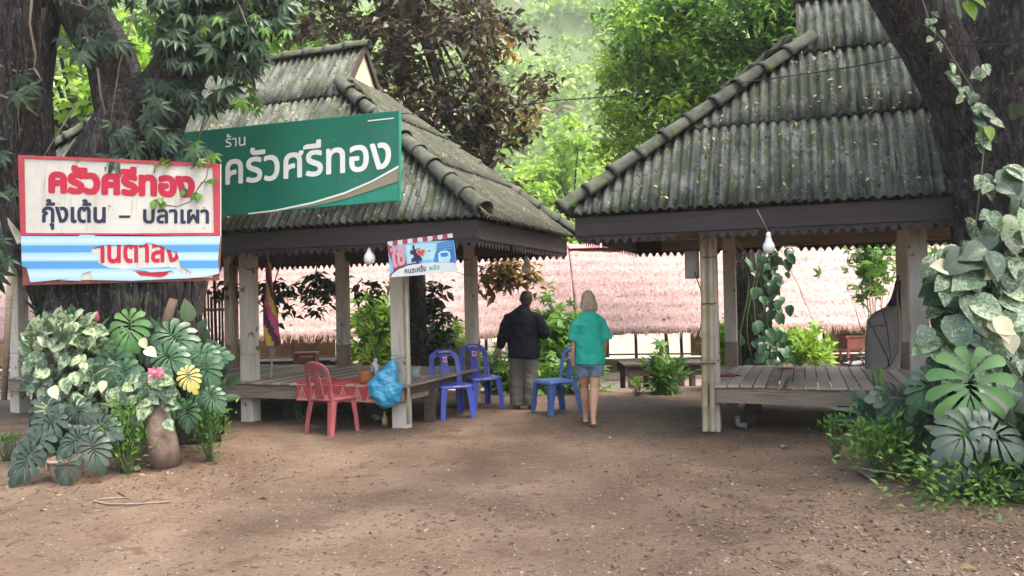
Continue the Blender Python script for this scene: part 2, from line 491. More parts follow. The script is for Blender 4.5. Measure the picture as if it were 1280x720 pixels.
M_['skin_man'] = plain('tanned skin', (0.36, 0.2, 0.13), 0.5, 0.08, 14)
M_['hair_dark'] = mat('short dark hair', [(0.3, (0.012, 0.01, 0.009)), (0.7, (0.04, 0.032, 0.028))], scale=20, stretch=(3, 3, 1), rough=0.6, bump=0.6, bscale=80)
M_['hair_fair'] = mat('greying fair hair', [(0.25, (0.16, 0.12, 0.075)), (0.5, (0.34, 0.27, 0.185)), (0.8, (0.46, 0.4, 0.3))], scale=14, stretch=(6, 6, 0.6), rough=0.55, detail=4, bump=0.6, bscale=30)
M_['jacket'] = mat('black jacket cloth', [(0.3, (0.004, 0.0045, 0.007)), (0.7, (0.008, 0.0085, 0.012))], scale=6, rough=0.95, bump=0.15, bscale=12, spec=0.08)
M_['trousers'] = mat('grey khaki trousers', [(0.3, (0.085, 0.075, 0.06)), (0.7, (0.11, 0.098, 0.08))], scale=5, rough=0.9, bump=0.3, bscale=8)
M_['teal'] = mat('turquoise cotton shirt', [(0.3, (0.01, 0.27, 0.2)), (0.7, (0.02, 0.34, 0.255))], scale=6, rough=0.85, bump=0.5, bscale=9)
M_['denim'] = mat('light blue denim', [(0.3, (0.08, 0.12, 0.18)), (0.7, (0.17, 0.22, 0.29))], scale=20, rough=0.9, bump=0.3)
M_['shoe'] = plain('dark shoe', (0.02, 0.018, 0.017), 0.6, 0.2)
M_['sandal'] = plain('dark brown sandal', (0.05, 0.03, 0.022), 0.6, 0.2)
M_['terracotta'] = mat('weathered clay pot', [(0.3, (0.19, 0.13, 0.095)), (0.7, (0.33, 0.245, 0.19))], scale=6, rough=0.85, bump=0.3)
M_['pot_grey'] = mat('grey cement pot', [(0.3, (0.12, 0.11, 0.1)), (0.7, (0.21, 0.195, 0.175))], scale=6, rough=0.9, bump=0.3)
M_['stone'] = mat('mossy stone', [(0.3, (0.14, 0.12, 0.095)), (0.7, (0.3, 0.265, 0.21))], scale=8, rough=0.9, bump=0.6, spots=((0.12, 0.14, 0.05), 8, 0.58))
M_['pebble'] = mat('pale pebble', [(0.2, (0.06, 0.045, 0.034)), (0.6, (0.14, 0.112, 0.085)), (0.95, (0.34, 0.3, 0.25))], scale=1, rough=0.85, island=True)
M_['litter'] = mat('dry fallen leaf', [(0.2, (0.05, 0.03, 0.02)), (0.6, (0.12, 0.08, 0.045)), (0.95, (0.34, 0.26, 0.14))], scale=1, rough=0.85, island=True)
M_['roof_leaf'] = mat('pale dry leaf', [(0.2, (0.09, 0.06, 0.035)), (0.5, (0.28, 0.22, 0.11)), (0.9, (0.45, 0.4, 0.26))], scale=1, rough=0.85, island=True)
M_['flower'] = plain('pink flower petal', (0.62, 0.16, 0.24), 0.6, 0.15, transl=0.3)



# ------------------------------------------------------------------ foliage helpers
def T_leaf(wid=0.42, fold=0.1, droop=0.12):
    V = [(0, 0, 0), (0.42, wid / 2, fold), (0.45, 0, 0.02), (0.42, -wid / 2, fold), (1, 0, -droop)]
    return np.array(V, float), np.array([(0, 2, 4, 1), (0, 3, 4, 2)])


def T_grid(us, half, fold=0.12, droop=0.2, lobes=None):
    """leaf as two rows of quads along the midrib; half(u) -> half width"""
    V, Fq = [], []
    for u in us:
        h = half(u)
        z = -droop * u * u
        V += [(u, h, z + fold * h * 1.6), (u, h * 0.5, z + fold * h * 1.1), (u, 0, z), (u, -h * 0.5, z + fold * h * 1.1), (u, -h, z + fold * h * 1.6)]
    for i in range(len(us) - 1):
        for j in range(4):
            a = i * 5 + j
            Fq.append((a, a + 1, a + 6, a + 5))
    return np.array(V, float), np.array(Fq)


T_HEART = T_grid([-0.13, 0.02, 0.2, 0.42, 0.65, 0.85, 1.0],
                 lambda u: {-0.13: 0.2, 0.02: 0.36, 0.2: 0.43, 0.42: 0.4, 0.65: 0.29, 0.85: 0.13, 1.0: 0.005}[u], 0.15, 0.16)
T_STRAP = T_grid([0, 0.15, 0.4, 0.65, 0.85, 1.0], lambda u: {0: 0.02, 0.15: 0.05, 0.4: 0.085, 0.65: 0.075, 0.85: 0.045, 1.0: 0.004}[u], 0.5, 0.5)


def T_monstera():
    """split leaf: a heart shaped blade, fused inside and slit between its side veins towards the rim"""
    V, Fq = [], []
    ang = [176, 140, 112, 88, 66, 44, 17, -17]
    ln = [.3, .43, .5, .52, .52, .52, .58]
    lob = [(ang[i], ang[i + 1], ln[i]) for i in range(7)] + [(-ang[i + 1], -ang[i], ln[i]) for i in range(6)]
    for k_, (a1, a0, L_) in enumerate(lob):
        k = len(V)
        mid, hw = (a0 + a1) / 2, abs(a1 - a0) / 2
        bend = -4 * (1 if mid > 3 else -1 if mid < -3 else 0)
        for f, wf in ((.02, 1.0), (.3, 1.0), (.55, 1.0), (.64, .94), (.82, .9), (.94, .74), (1.0, .34)):
            for e in (-1, 0, 1):
                t = R(mid + bend * f * f * 2 + e * hw * wf)
                r_ = L_ * f * (1.04 if e == 0 else 1)
                x, y = .16 + .34 * (1 - min(1, abs(mid) / 150)) + r_ * math.cos(t) * 1.05, r_ * math.sin(t) * .98
                z = .1 * math.sin(f * 1.8) - .3 * max(0, x) ** 2 - .28 * y * y * (1 + .8 * f) - (.012 if e == 0 else 0) * f + .012 * math.sin(k_ * 2.3) * f
                V.append((x, y, z))
        for r_ in range(6):
            for e in (0, 1):
                a = k + r_ * 3 + e
                Fq.append((a, a + 1, a + 4, a + 3))
    return np.array(V, float), np.array(Fq)


T_MON = T_monstera()


def T_multi(base, angles, droop=0.35, scale=None):
    V, Fq, k = [], [], 0
    for i, a in enumerate(angles):
        v, f = base
        v = v * (scale[i] if scale else 1.0)
        c, s = math.cos(a), math.sin(a)
        x = v[:, 0] * c - v[:, 1] * s
        y = v[:, 0] * s + v[:, 1] * c
        z = v[:, 2] - droop * (v[:, 0]) ** 1.5 * 0.6 if True else v[:, 2]
        z = v[:, 2] - droop * np.clip(v[:, 0], 0, None) ** 1.4
        V.append(np.stack([x, y, z], 1)); Fq.append(f + k); k += len(v)
    return np.concatenate(V), np.concatenate(Fq)


T_LEAF = T_leaf()
T_PALM = T_multi(T_grid([0, 0.25, 0.5, 0.78, 1.0], lambda u: {0: 0.01, 0.25: 0.13, 0.5: 0.17, 0.78: 0.1, 1.0: 0.004}[u], 0.3, 0.2),
                 [R(a) for a in (-110, -62, -22, 18, 58, 105)], 0.35, [0.7, 0.92, 1, 1, 0.92, 0.7])
T_SPRIG = T_multi(T_leaf(0.4), [R(a) for a in (-75, -25, 25, 75, 150, 210)], 0.25, [0.8, 1, 1, 0.8, 0.6, 0.6])


def norm(a):
    return a / np.maximum(np.linalg.norm(a, axis=1, keepdims=True), 1e-9)


def inst(tpl, pos, dirs, nrm, size):
    """arrays of a template: returns V, F"""
    tv, tf = tpl
    pos = np.asarray(pos, float); n = len(pos)
    x = norm(np.asarray(dirs, float))
    z = np.asarray(nrm, float)
    z = norm(z - x * np.sum(x * z, 1, keepdims=True))
    y = np.cross(z, x)
    s = np.asarray(size, float).reshape(n, 1, 1)
    t = tv[None, :, :] * s
    V = pos[:, None, :] + t[:, :, 0:1] * x[:, None, :] + t[:, :, 1:2] * y[:, None, :] + t[:, :, 2:3] * z[:, None, :]
    k = len(tv)
    Fq = tf[None, :, :] + (np.arange(n) * k)[:, None, None]
    return V.reshape(-1, 3), Fq.reshape(-1, tf.shape[1])


def leaves(name, tpl, pos, dirs, nrm, size, material, parent=None):
    V, Fq = inst(tpl, pos, dirs, nrm, size)
    return npmesh(name, V, Fq, material, parent, len(tpl[0]) > 20)


def rdir(n, zlo=-0.7, zhi=0.3):
    a = rng.uniform(0, 2 * math.pi, n)
    z = rng.uniform(zlo, zhi, n)
    r_ = np.sqrt(np.clip(1 - z * z, 0.05, 1))
    return np.stack([r_ * np.cos(a), r_ * np.sin(a), z], 1)


def unrm(n, j=0.6):
    v = rng.normal(0, j, (n, 3)); v[:, 2] += 1.0
    return norm(v)


def clumps(center, radii, nc, per, cr, shell=0.55, flat=0.75, keep=None):
    """leaf positions in clumps spread through an ellipsoid, denser near its surface"""
    d = rdir(nc, -1, 1)
    rr = rng.uniform(shell, 1.0, nc) ** 0.7
    cc = d * rr[:, None] * np.array(radii) + np.array(center)
    if keep is not None:
        cc = cc[[bool(keep(c)) for c in cc]]
    nc = len(cc)
    sz = rng.uniform(0.6, 1.3, nc)
    off = rng.normal(0, 0.5, (nc, per, 3)) * (cr * sz)[:, None, None]
    off[:, :, 2] *= flat
    return (cc[:, None, :] + off).reshape(-1, 3), cc


def branches(mb, base, targets, r0, n=5, sag=0.15, seed=0):
    for i, t in enumerate(targets):
        b, t = Vector(base), Vector(t)
        m = (b + t) / 2 + Vector((fbm(i, seed) * 0.6, fbm(i + 9, seed) * 0.6, (t - b).length * sag))
        pts = [b.lerp(m, 0.0), b.lerp(m, 0.5), m, m.lerp(t, 0.5) + Vector((0, 0, 0.05)), t]
        mb.tube(pts, [r0, r0 * 0.8, r0 * 0.6, r0 * 0.4, r0 * 0.15], n)


# ------------------------------------------------------------------ ground and hills
def smooth(a, b, x):
    t = min(1, max(0, (x - a) / (b - a)))
    return t * t * (3 - 2 * t)


def gz(x, y):
    z = 0.0
    z -= 0.42 * smooth(13.6, 17.5, y)                        # the bank steps down behind the pavilions
    near = 1 - smooth(13, 17, y)
    z += near * (0.035 * fbm(x, y, 0, 0.45, 3) + 0.012 * fbm(x, y, 3, 2.6, 3) + 0.006 * fbm(x, y, 5, 9, 2))
    # mounds round the planted clumps and a soft track
    z += 0.14 * math.exp(-(((x + 3.9) / 1.3) ** 2 + ((y - 8.1) / 0.8) ** 2))
    z += 0.16 * math.exp(-(((x - 4.6) / 1.3) ** 2 + ((y - 7.4) / 1.1) ** 2))
    return z


xs = np.concatenate([-np.geomspace(420, 9.2, 26), np.arange(-9, 9.01, 0.075), np.geomspace(9.2, 420, 26)])
ys = np.concatenate([-np.geomspace(60, 2.2, 8)[:-1], np.arange(-2, 3, 0.5), np.arange(3, 14.4, 0.075), np.arange(14.5, 24, 0.5), np.geomspace(24.5, 420, 22)])
gv = [(x, y, gz(x, y)) for y in ys for x in xs]
nx = len(xs)
gi = np.arange(len(gv)).reshape(len(ys), nx)
gf = np.stack([gi[:-1, :-1], gi[:-1, 1:], gi[1:, 1:], gi[1:, :-1]], -1).reshape(-1, 4)
go = npmesh('ground', gv, gf, M_['earth'], None, True)
tag(go, None, None, None, 'structure')


def hz(x, y):
    s = smooth(52, 175, y)
    return -3.0 + 92 * s * (1 + 0.1 * fbm(x, y, 0, 0.02, 3)) + 3 * fbm(x, y, 1, 0.06, 3)


hx, hy = np.linspace(-170, 170, 60), np.linspace(46, 215, 40)
hv = [(x, y, hz(x, y)) for y in hy for x in hx]
gi = np.arange(len(hv)).reshape(len(hy), len(hx))
hf = np.stack([gi[:-1, :-1], gi[:-1, 1:], gi[1:, 1:], gi[1:, :-1]], -1).reshape(-1, 4)
tag(npmesh('hillside', hv, hf, M_['hill'], None, True), None, None, None, 'structure')
# forest on the hill: crowns as leaf clumps, one mass nobody would count
n = 0
cp, cs = [], []
while n < 2300:
    x, y = rng.uniform(-120, 120), rng.uniform(50, 185)
    if abs(x) > 18 + y * 0.62:
        continue
    cp.append((x, y, hz(x, y) + rng.uniform(1.0, 4.5))); cs.append(rng.uniform(2.0, 4.6)); n += 1
cp, cs = np.array(cp), np.array(cs)
per = 110
d = rdir(len(cp) * per, -0.25, 1.0).reshape(len(cp), per, 3)
pp = cp[:, None, :] + d * (cs * 1.0)[:, None, None] * rng.uniform(0.75, 1.1, (len(cp), per, 1)) * np.array([1, 1, 0.8])
sz = np.repeat(cs, per) * rng.uniform(0.16, 0.3, len(cp) * per)
fo = leaves('hill_forest', T_leaf(0.75, 0.12, 0.2), pp.reshape(-1, 3), rdir(len(sz), -0.7, 0.2), d.reshape(-1, 3) + rng.normal(0, 0.35, (len(sz), 3)), sz, M_['leaf_hill'])
tag(fo, 'bright green forest covering the steep hillside beyond the huts', None, None, 'stuff')

# ------------------------------------------------------------------ pavilions
PROT = R(-20)
OV, BF, BB = 1.3, -0.8, 3.0                 # side overhang, front eave, back eave
ZE, SF = 2.45, 1.48                          # eave height, front slope
SS, SR = 0.86, 2.5                           # hip end slope, hip run
BM = (BF + BB) / 2
ZR = ZE + (BM - BF) * SF


def sheets(mb, org, S, T, N, s0, s1, tmax, rows, pitch=0.107, amp=0.026):
    """corrugated sheets laid in overlapping rows on one slope, clipped by tmax(s)"""
    step = pitch / 8
    cols = np.arange(s0, s1 + step / 2, step)
    for r_ in range(len(rows) - 1):
        lo = rows[r_] - (0.1 if r_ else 0.0)
        hi = rows[r_ + 1]
        lift0 = 0.03 if r_ else 0.0
        prev = None
        wob = r_ * 0.37
        for s in cols:
            tm = tmax(s)
            top = min(hi, tm)
            if top - lo < 0.02:
                prev = None
                continue
            c = amp * math.sin(2 * math.pi * s / pitch + wob)
            ring = []
            for k in range(4):
                f = k / 3
                t = lo + (top - lo) * f + (0.012 * fbm(math.floor((s + r_ * 0.4) / 0.86), r_, 4, 1) if k == 0 else 0)
                h = lift0 * (1 - f) + c + 0.012 * fbm(s * 0.7, t, 2, 1, 2) + 0.01 * fbm(math.floor((s + r_ * 0.4) / 0.86), 3 * r_, 1, 1.7, 1)
                ring.append(org + S * s + T * t + N * h)
            i = len(mb.v)
            mb.v.extend([tuple(p) for p in ring])
            if prev is not None:
                for k in range(3):
                    mb.f.append((prev + k, i + k, i + k + 1, prev + k + 1)); mb.m.append(0)
            prev = i


def hip_tiles(mb, p0, p1, r0=0.1, n=None):
    p0, p1 = Vector(p0), Vector(p1)
    L = (p1 - p0).length
    n = n or max(3, int(round(L / 0.36)))
    for i in range(n):
        a, b = p0.lerp(p1, i / n), p0.lerp(p1, (i + 1.12) / n)
        j = Vector((random.uniform(-1, 1), random.uniform(-1, 1), random.uniform(-1, 1))) * 0.012
        d = (b - a).normalized()
        up = Vector((0, 0, 1)); up = (up - d * up.dot(d)).normalized()
        side = d.cross(up)
        ring = []
        for f, r_ in ((0, r0 * 1.16), (0.13, r0 * 1.14), (0.15, r0 * 1.0), (1.0, r0 * 0.86)):
            for k in range(11):
                t = math.pi * (-0.12 + 1.24 * k / 10)
                ring.append(a.lerp(b, f) + j + side * math.cos(t) * r_ + up * (math.sin(t) * r_ - 0.01))
        fs = [(q * 11 + k, q * 11 + k + 1, (q + 1) * 11 + k + 1, (q + 1) * 11 + k) for q in range(3) for k in range(10)]
        mb.add(ring, fs)


def lace(p0, p1, depth=0.1, pitch=0.105, gaps=()):
    """cut metal fringe: a strip with pointed drops"""
    mb = MB()
    p0, p1 = Vector(p0), Vector(p1)
    L = (p1 - p0).length
    n = int(L / pitch)
    d = (p1 - p0) / n
    z = Vector((0, 0, -1))
    for i in range(n):
        if any(a < i / n < b for a, b in gaps):
            continue
        o_ = p0 + d * i
        dp = depth * random.uniform(0.92, 1.05)
        pts = [o_, o_ + z * dp * 0.34, o_ + d * 0.16 + z * dp * 0.46, o_ + d * 0.3 + z * dp * 0.74, o_ + d * 0.5 + z * dp,
               o_ + d * 0.7 + z * dp * 0.74, o_ + d * 0.84 + z * dp * 0.46, o_ + d + z * dp * 0.34, o_ + d]
        mb.add(pts, [tuple(range(9))])
    return mb


def pavilion(name, label, O, a0, a1, posts, back_posts, deck, gaps=(), OV=1.3, SR=2.5, ZE=2.45, SF=1.48):
    ZR = ZE + (BM - BF) * SF
    root = thing(name, label, 'pavilion', O, PROT)
    aL, aR = a0 - OV, a1 + OV
    V3 = Vector
    verge = SR - 0.12

    def tm_front(s):
        e = min(s, (aR - aL) - s)
        if e < 0:
            return -1
        if e >= verge:
            return BM - BF
        return e * 1.44 / SR

    def tm_side(s):
        e = min(s, (BB - BF) - s)
        return min(SR, max(0, e) * SR / 1.44)
    nf = V3((0, -SF, 1)).normalized()
    mb = MB()
    sheets(mb, V3((aL, BF, ZE)), V3((1, 0, 0)), V3((0, 1, SF)), nf, 0, aR - aL, tm_front, [0, 0.78, 1.42, 1.9])
    mb.build('front_roof_slope', M_['roof'], root, True, solid=0.009)
    mb = MB()
    sheets(mb, V3((aL, BB, ZE)), V3((1, 0, 0)), V3((0, -1, SF)), V3((0, SF, 1)).normalized(), 0, aR - aL, tm_front, [0, 0.78, 1.42, 1.9])
    mb.build('back_roof_slope', M_['roof'], root, True, solid=0.009)
    mb = MB()
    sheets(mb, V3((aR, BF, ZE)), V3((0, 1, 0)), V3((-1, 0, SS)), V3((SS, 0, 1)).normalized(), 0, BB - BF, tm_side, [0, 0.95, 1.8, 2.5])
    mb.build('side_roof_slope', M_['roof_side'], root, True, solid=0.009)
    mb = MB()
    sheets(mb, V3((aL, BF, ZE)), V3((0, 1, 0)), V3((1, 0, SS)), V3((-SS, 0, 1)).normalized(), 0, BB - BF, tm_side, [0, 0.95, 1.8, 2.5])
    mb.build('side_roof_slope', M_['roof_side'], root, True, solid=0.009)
    za = ZE + 1.44 * SF
    up = V3((0, 0, 0.05))
    for ea, sg in ((aR, -1), (aL, 1)):
        for eb, sb in ((BF, 1), (BB, -1)):
            m2 = MB()
            hip_tiles(m2, V3((ea - sg * 0.05, eb - sb * 0.03, ZE + 0.0)) + up, V3((ea + sg * SR, eb + sb * 1.44, za)) + up)
            m2.build('hip_ridge', M_['ridge'], root, True, solid=0.014)
    m2 = MB()
    hip_tiles(m2, V3((aL + verge - 0.05, BM, ZR)) + up * 0.6, V3((aR - verge + 0.05, BM, ZR)) + up * 0.6, 0.085)
    m2.build('top_ridge', M_['ridge'], root, True, solid=0.014)
    for ea, sg in ((aR - SR + 0.085, -1), (aL + SR - 0.085, 1)):
        m2 = MB()
        m2.add([(ea, BF + 1.44, za - 0.05), (ea, BB - 1.44, za - 0.05), (ea, BM, ZR - 0.06)], [(0, 1, 2)])
        m2.build('gable_board', M_['cream'], root, solid=0.03)
        m2 = MB()
        for b0 in (BF + 1.36, BB - 1.36):
            m2.beam((ea - sg * 0.05, b0, za - 0.1), (ea - sg * 0.05, BM, ZR + 0.0), 0.03, 0.075)
        m2.build('barge_board', M_['timber'], root)
    # fascias and lace fringe
    e = 0.1
    for p0, p1, nm in (((aL + e, BF + e, 0), (aR - e, BF + e, 0), 'fascia_board'), ((aL + e, BB - e, 0), (aR - e, BB - e, 0), 'fascia_board'),
                       ((aL + e + .02, BF + e + .03, 0), (aL + e + .02, BB - e - .03, 0), 'fascia_board'), ((aR - e - .02, BF + e + .03, 0), (aR - e - .02, BB - e - .03, 0), 'fascia_board')):
        m2 = MB()
        a, b = V3(p0), V3(p1)
        m2.beam(a + V3((0, 0, ZE - 0.13)), b + V3((0, 0, ZE - 0.13)), 0.03, 0.19)
        m2.beam(a + V3((0, 0, ZE - 0.24)), b + V3((0, 0, ZE - 0.24)), 0.044, 0.028)
        m2.build(nm, M_['fascia'], root)
        la, lb_ = a + V3((0, 0, ZE - 0.25)), b + V3((0, 0, ZE - 0.25))
        cuts = sorted(gaps if p0[1] == p1[1] and p0[1] < 0 else ((0.3, 0.33), (0.7, 0.71)))
        st = 0.0
        for g0, g1 in list(cuts) + [(1.0, 1.0)]:
            lace(la.lerp(lb_, st), la.lerp(lb_, g0), 0.105, 0.105).build('lace_fringe', M_['fascia'], root, solid=0.004)
            st = g1
    # frame under the roof
    m2 = MB()
    m2.beam((a0 - 0.9, 0.0, 2.32), (a1 + 0.9, 0.0, 2.32), 0.06, 0.15)
    m2.beam((a0 - 0.9, 2.2, 2.32), (a1 + 0.9, 2.2, 2.32), 0.06, 0.15)
    for pa in posts:
        m2.beam((pa, -0.5, 2.45), (pa, 2.9, 2.45), 0.05, 0.1)
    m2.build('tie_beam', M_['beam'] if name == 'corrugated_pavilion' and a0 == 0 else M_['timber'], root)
    for pa in np.arange(aL + 0.5, aR - 0.3, 0.85):
        e_ = min(pa - aL, aR - pa)
        tt = min(1.9, max(0.1, e_ * 1.44 / SR if e_ < SR else 1.9))
        for b0, sg in ((BF, 1), (BB, -1)):
            m2 = MB()
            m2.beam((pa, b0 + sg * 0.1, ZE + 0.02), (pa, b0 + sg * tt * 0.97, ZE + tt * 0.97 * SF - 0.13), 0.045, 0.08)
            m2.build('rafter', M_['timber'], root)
    # posts
    for (pa, pb, h0, h1, wd) in [(p, 0.0, -0.15, 2.4, 0.185) for p in posts] + [(p, 2.2, -0.15, 2.4, 0.17) for p in back_posts]:
        m2 = MB()
        zs = 0.9
        m2.box((pa, pb, (zs + h1) / 2), (wd, wd, h1 - zs))
        m2.box((pa, pb, (h0 + zs) / 2), (wd + 0.004, wd + 0.004, zs - h0), None, 1)
        m2.build('post', [M_['concrete'], M_['stain'] if pb > 1 else M_['concrete']], root, bevel=0.012)
    # deck
    d0, d1 = deck
    m2 = MB()
    pa = d0
    while pa < d1:
        wq = random.uniform(0.13, 0.16)
        m2.box((pa + wq / 2, 1.08 + random.uniform(-0.015, 0.015), 0.535 + random.uniform(-0.004, 0.004)), (wq - 0.012, 2.62, 0.03), Matrix.Rotation(random.uniform(-.004, .004), 3, 'Z'))
        pa += wq
    m2.build('floorboards', M_['deck'], root, bevel=0.004)
    for (x0, y0, x1, y1) in ((d0, -0.17, d1, -0.17), (d0, 2.33, d1, 2.33), (d0 + .03, -0.13, d0 + .03, 2.29), (d1 - .03, -0.13, d1 - .03, 2.29)):
        m2 = MB()
        n_ = 14
        pts = [V3((x0 + (x1 - x0) * i / n_, y0 + (y1 - y0) * i / n_, 0.43 + 0.008 * fbm(i, x0, 2, 0.8, 2))) for i in range(n_ + 1)]
        for i in range(n_):
            m2.beam(pts[i], pts[i + 1], 0.06, 0.17)
        m2.build('rim_beam', M_['beam'], root)
    m2 = MB()
    for pa in np.arange(d0 + 0.5, d1, 1.1):
        for pb in (0.6, 1.7):
            m2.box((pa, pb, 0.2), (0.13, 0.13, 0.6), Matrix.Rotation(0.2, 3, 'Z'))
        m2.beam((pa, -0.1, 0.46), (pa, 2.3, 0.46), 0.07, 0.1)
    m2.build('floor_support', M_['darkwood'], root)
    return root


OL = Vector((-1.42, 10.1, 0))
ORR = Vector((2.32, 9.4, 0))
RL = Matrix.Rotation(PROT, 3, 'Z')


def lp(a, b, z):
    return OL + RL @ Vector((a, b, z))


def rp_(a, b, z):
    return ORR + RL @ Vector((a, b, z))


pavL = pavilion('corrugated_pavilion', 'long raised wooden pavilion with mossy corrugated roof behind the white and green signs', OL, -6.6, 0.0,
                [-6.6, -4.4, -2.3, 0.0], [-6.6, -4.4, -2.2, 0.05], (-7.0, 0.12), ((0.55, 0.6),), 1.47, 2.67, 2.52, 1.44)
pavR = pavilion('corrugated_pavilion', 'raised wooden pavilion with tall grey corrugated roof beside the leaning dark tree', ORR, 0.0, 4.4,
                [0.0, 2.2, 4.4], [0.05, 2.3, 4.4], (-0.1, 4.7), ((0.16, 0.19), (0.28, 0.29)), 1.52, 2.7, 2.54, 1.43)

# ------------------------------------------------------------------ thatched huts by the river
def hut(name, label, x0, x1, y0, zr, ze, yawdeg, cloths, group='thatched huts in a row'):
    cx = (x0 + x1) / 2
    root = thing(name, label, 'hut', (cx, y0, 0), R(yawdeg), group)
    hw = (x1 - x0) / 2
    dep = 2.6
    zb = gz(cx, y0 + 1)
    rows = 8
    V, Fq = [], []
    for sg in (1, -1):
        k = len(V)
        nxs = int(hw * 2 / 0.07)
        prof = []
        for r_ in range(rows):
            for f in (0.0, 0.5, 0.97):
                t = (r_ + f) / rows
                prof.append((t, 0.02 * (1 - f)))
        for t, lift in prof:
            for i in range(nxs + 1):
                x = -hw + 2 * hw * i / nxs
                y = dep * (1 - t)
                z = ze + (zr - ze) * (1 - (1 - t) ** 1.12) - 0.07 * math.sin(math.pi * i / nxs) * t
                z += lift * (1 + 1.2 * fbm(x, r_ if 0 else t * 3, 2, 1.1, 2)) + 0.035 * fbm(x, t * 6, sg, 1.7, 3) + 0.02 * fbm(x * 4, t * 9, sg, 5, 2)
                V.append((x, -y if sg > 0 else y, z))
        nr = len(prof)
        for a in range(nr - 1):
            for i in range(nxs):
                q = k + a * (nxs + 1) + i
                Fq.append((q, q + 1, q + nxs + 2, q + nxs + 1) if sg > 0 else (q + nxs + 1, q + nxs + 2, q + 1, q))
    ro = npmesh('thatched_roof', V, Fq, M_['thatch'], root, True)
    so = ro.modifiers.new('solid', 'SOLIDIFY'); so.thickness, so.offset = 0.1, -1
    # loose straw: at every course, longest along the eave
    V, Fq = [], []
    for r_ in range(rows):
        t = r_ / rows
        cnt = int(hw * 2 * (36 if r_ == 0 else 7))
        for i in range(cnt):
            x = rng.uniform(-hw, hw)
            t = min(.97, max(0, r_ / rows + (rng.normal(0, .035) if r_ else 0)))
            y = -dep * (1 - t) - 0.02
            z = ze + (zr - ze) * (1 - (1 - t) ** 1.12) + 0.045
            ln = rng.uniform(0.08, 0.24) if r_ == 0 else rng.uniform(0.05, 0.16)
            wd = rng.uniform(0.006, 0.016)
            dx = rng.normal(0, 0.25) * ln
            dy, dz = (-0.35, -0.94) if r_ == 0 else (-0.72, -0.6)
            k = len(V)
            V += [(x - wd, y, z), (x + wd, y, z), (x + dx + wd * .4, y + dy * ln, z + dz * ln), (x + dx - wd * .4, y + dy * ln, z + dz * ln)]
            Fq.append((k, k + 1, k + 2, k + 3))
    npmesh('straw_fringe', V, Fq, M_['thatch_fringe'], ro)['kind'] = 'stuff'
    mb = MB()
    n_ = 12
    for i in range(n_):
        xa, xb = -hw + 2 * hw * i / n_, -hw + 2 * hw * (i + 1) / n_
        for sg in (-1, 1):
            dz = 0.02 * fbm(i, sg, 3, 1)
            mb.add([(xa, 0, zr + 0.09 + dz), (xb + 0.03, 0, zr + 0.09 + dz), (xb + 0.03, sg * 0.2, zr - 0.03 + dz), (xa, sg * 0.2, zr - 0.03 + dz)], [(0, 1, 2, 3)])
    mb.build('ridge_cap', M_['ridge_red'] if cloths[0] else M_['thatch_fringe'], root, solid=0.02)
    npost = max(3, int(hw * 2 / 1.25))
    for i in range(npost):
        x = -hw + 0.35 + (2 * hw - 0.7) * i / (npost - 1) + rng.uniform(-0.15, 0.15)
        for y, ht in ((-dep + 0.3, ze + 0.28), (dep - 0.3, ze + 0.28)):
            mb = MB()
            mb.tube([(x, y, zb - 0.3), (x + rng.uniform(-.03, .03), y, (zb + ht) / 2), (x + rng.uniform(-.05, .05), y, ht)], [0.05, 0.045, 0.045], 7, jit=0.15, seed=x)
            mb.build('bamboo_post', M_['bamboo_dark'], root, True)
    mb = MB()
    mb.box((0, 0, zb + 0.13), (hw * 2 - 0.4, dep * 2 - 0.8, 0.06))
    mb.box((0, -dep + 0.37, zb + 0.06), (hw * 2 - 0.4, 0.06, 0.1))
    mb.build('floor_platform', M_['orange'] if cloths[1] else M_['deck'], root)
    mb = MB()
    mb.tube([(-hw + .2, -dep + .27, zb + 0.62), (0, -dep + .24, zb + 0.6), (hw - .2, -dep + .27, zb + 0.63)], 0.022, 6)
    mb.build('bamboo_rail', M_['bamboo_dark'], root)
    for (xa, xb, key) in cloths[2]:
        mb = MB()
        n_ = 10
        for i in range(n_):
            a, b = xa + (xb - xa) * i / n_, xa + (xb - xa) * (i + 1) / n_
            w0, w1 = 0.04 * math.sin(i * 1.7), 0.04 * math.sin((i + 1) * 1.7)
            mb.add([(a, dep - 0.45 + w0, zb + 0.2), (b, dep - 0.45 + w1, zb + 0.2), (b, dep - 0.45 + w1, ze + 0.25), (a, dep - 0.45 + w0, ze + 0.25)], [(0, 1, 2, 3)])
        mb.build('hanging_cloth', M_[key], root, solid=0.008)
    return root


hut('thatched_hut', 'thatched hut with orange floor mats seen left of the striped furled umbrella', -17.5, -9.2, 21.6, 2.75, 0.83, -2, (False, True, [(-3, -1, 'orange')]))
hut('thatched_hut', 'thatched hut with pale orange floor seen through the left pavilion', -9.0, -3.1, 21.4, 2.8, 0.8, -1, (False, True, [(-2.0, 0.8, 'orange')]))
hut('thatched_hut', 'thatched hut behind the dark jacketed man, its ridge slightly higher', -3.05, 1.5, 21.3, 2.95, 0.72, 0, (False, False, []))
hut('thatched_hut', 'thatched hut with red ridge strip and yellow cloths behind the walking woman', 1.53, 7.1, 21.4, 2.9, 0.74, 0, (True, False, [(-1.9, -1.5, 'yellow'), (0.9, 2.4, 'yellow')]))
hut('thatched_hut', 'thatched hut with yellow cloths seen through the right pavilion', 7.1, 12.7, 21.4, 2.9, 0.74, 0, (False, False, [(-2.3, -1.2, 'yellow'), (-0.6, 1.8, 'yellow')]))
hut('thatched_hut', 'thatched hut at the far right beyond the leaning tree', 12.6, 19.0, 21.6, 3.0, 0.76, 2, (False, False, [(-2, 1, 'yellow')]))


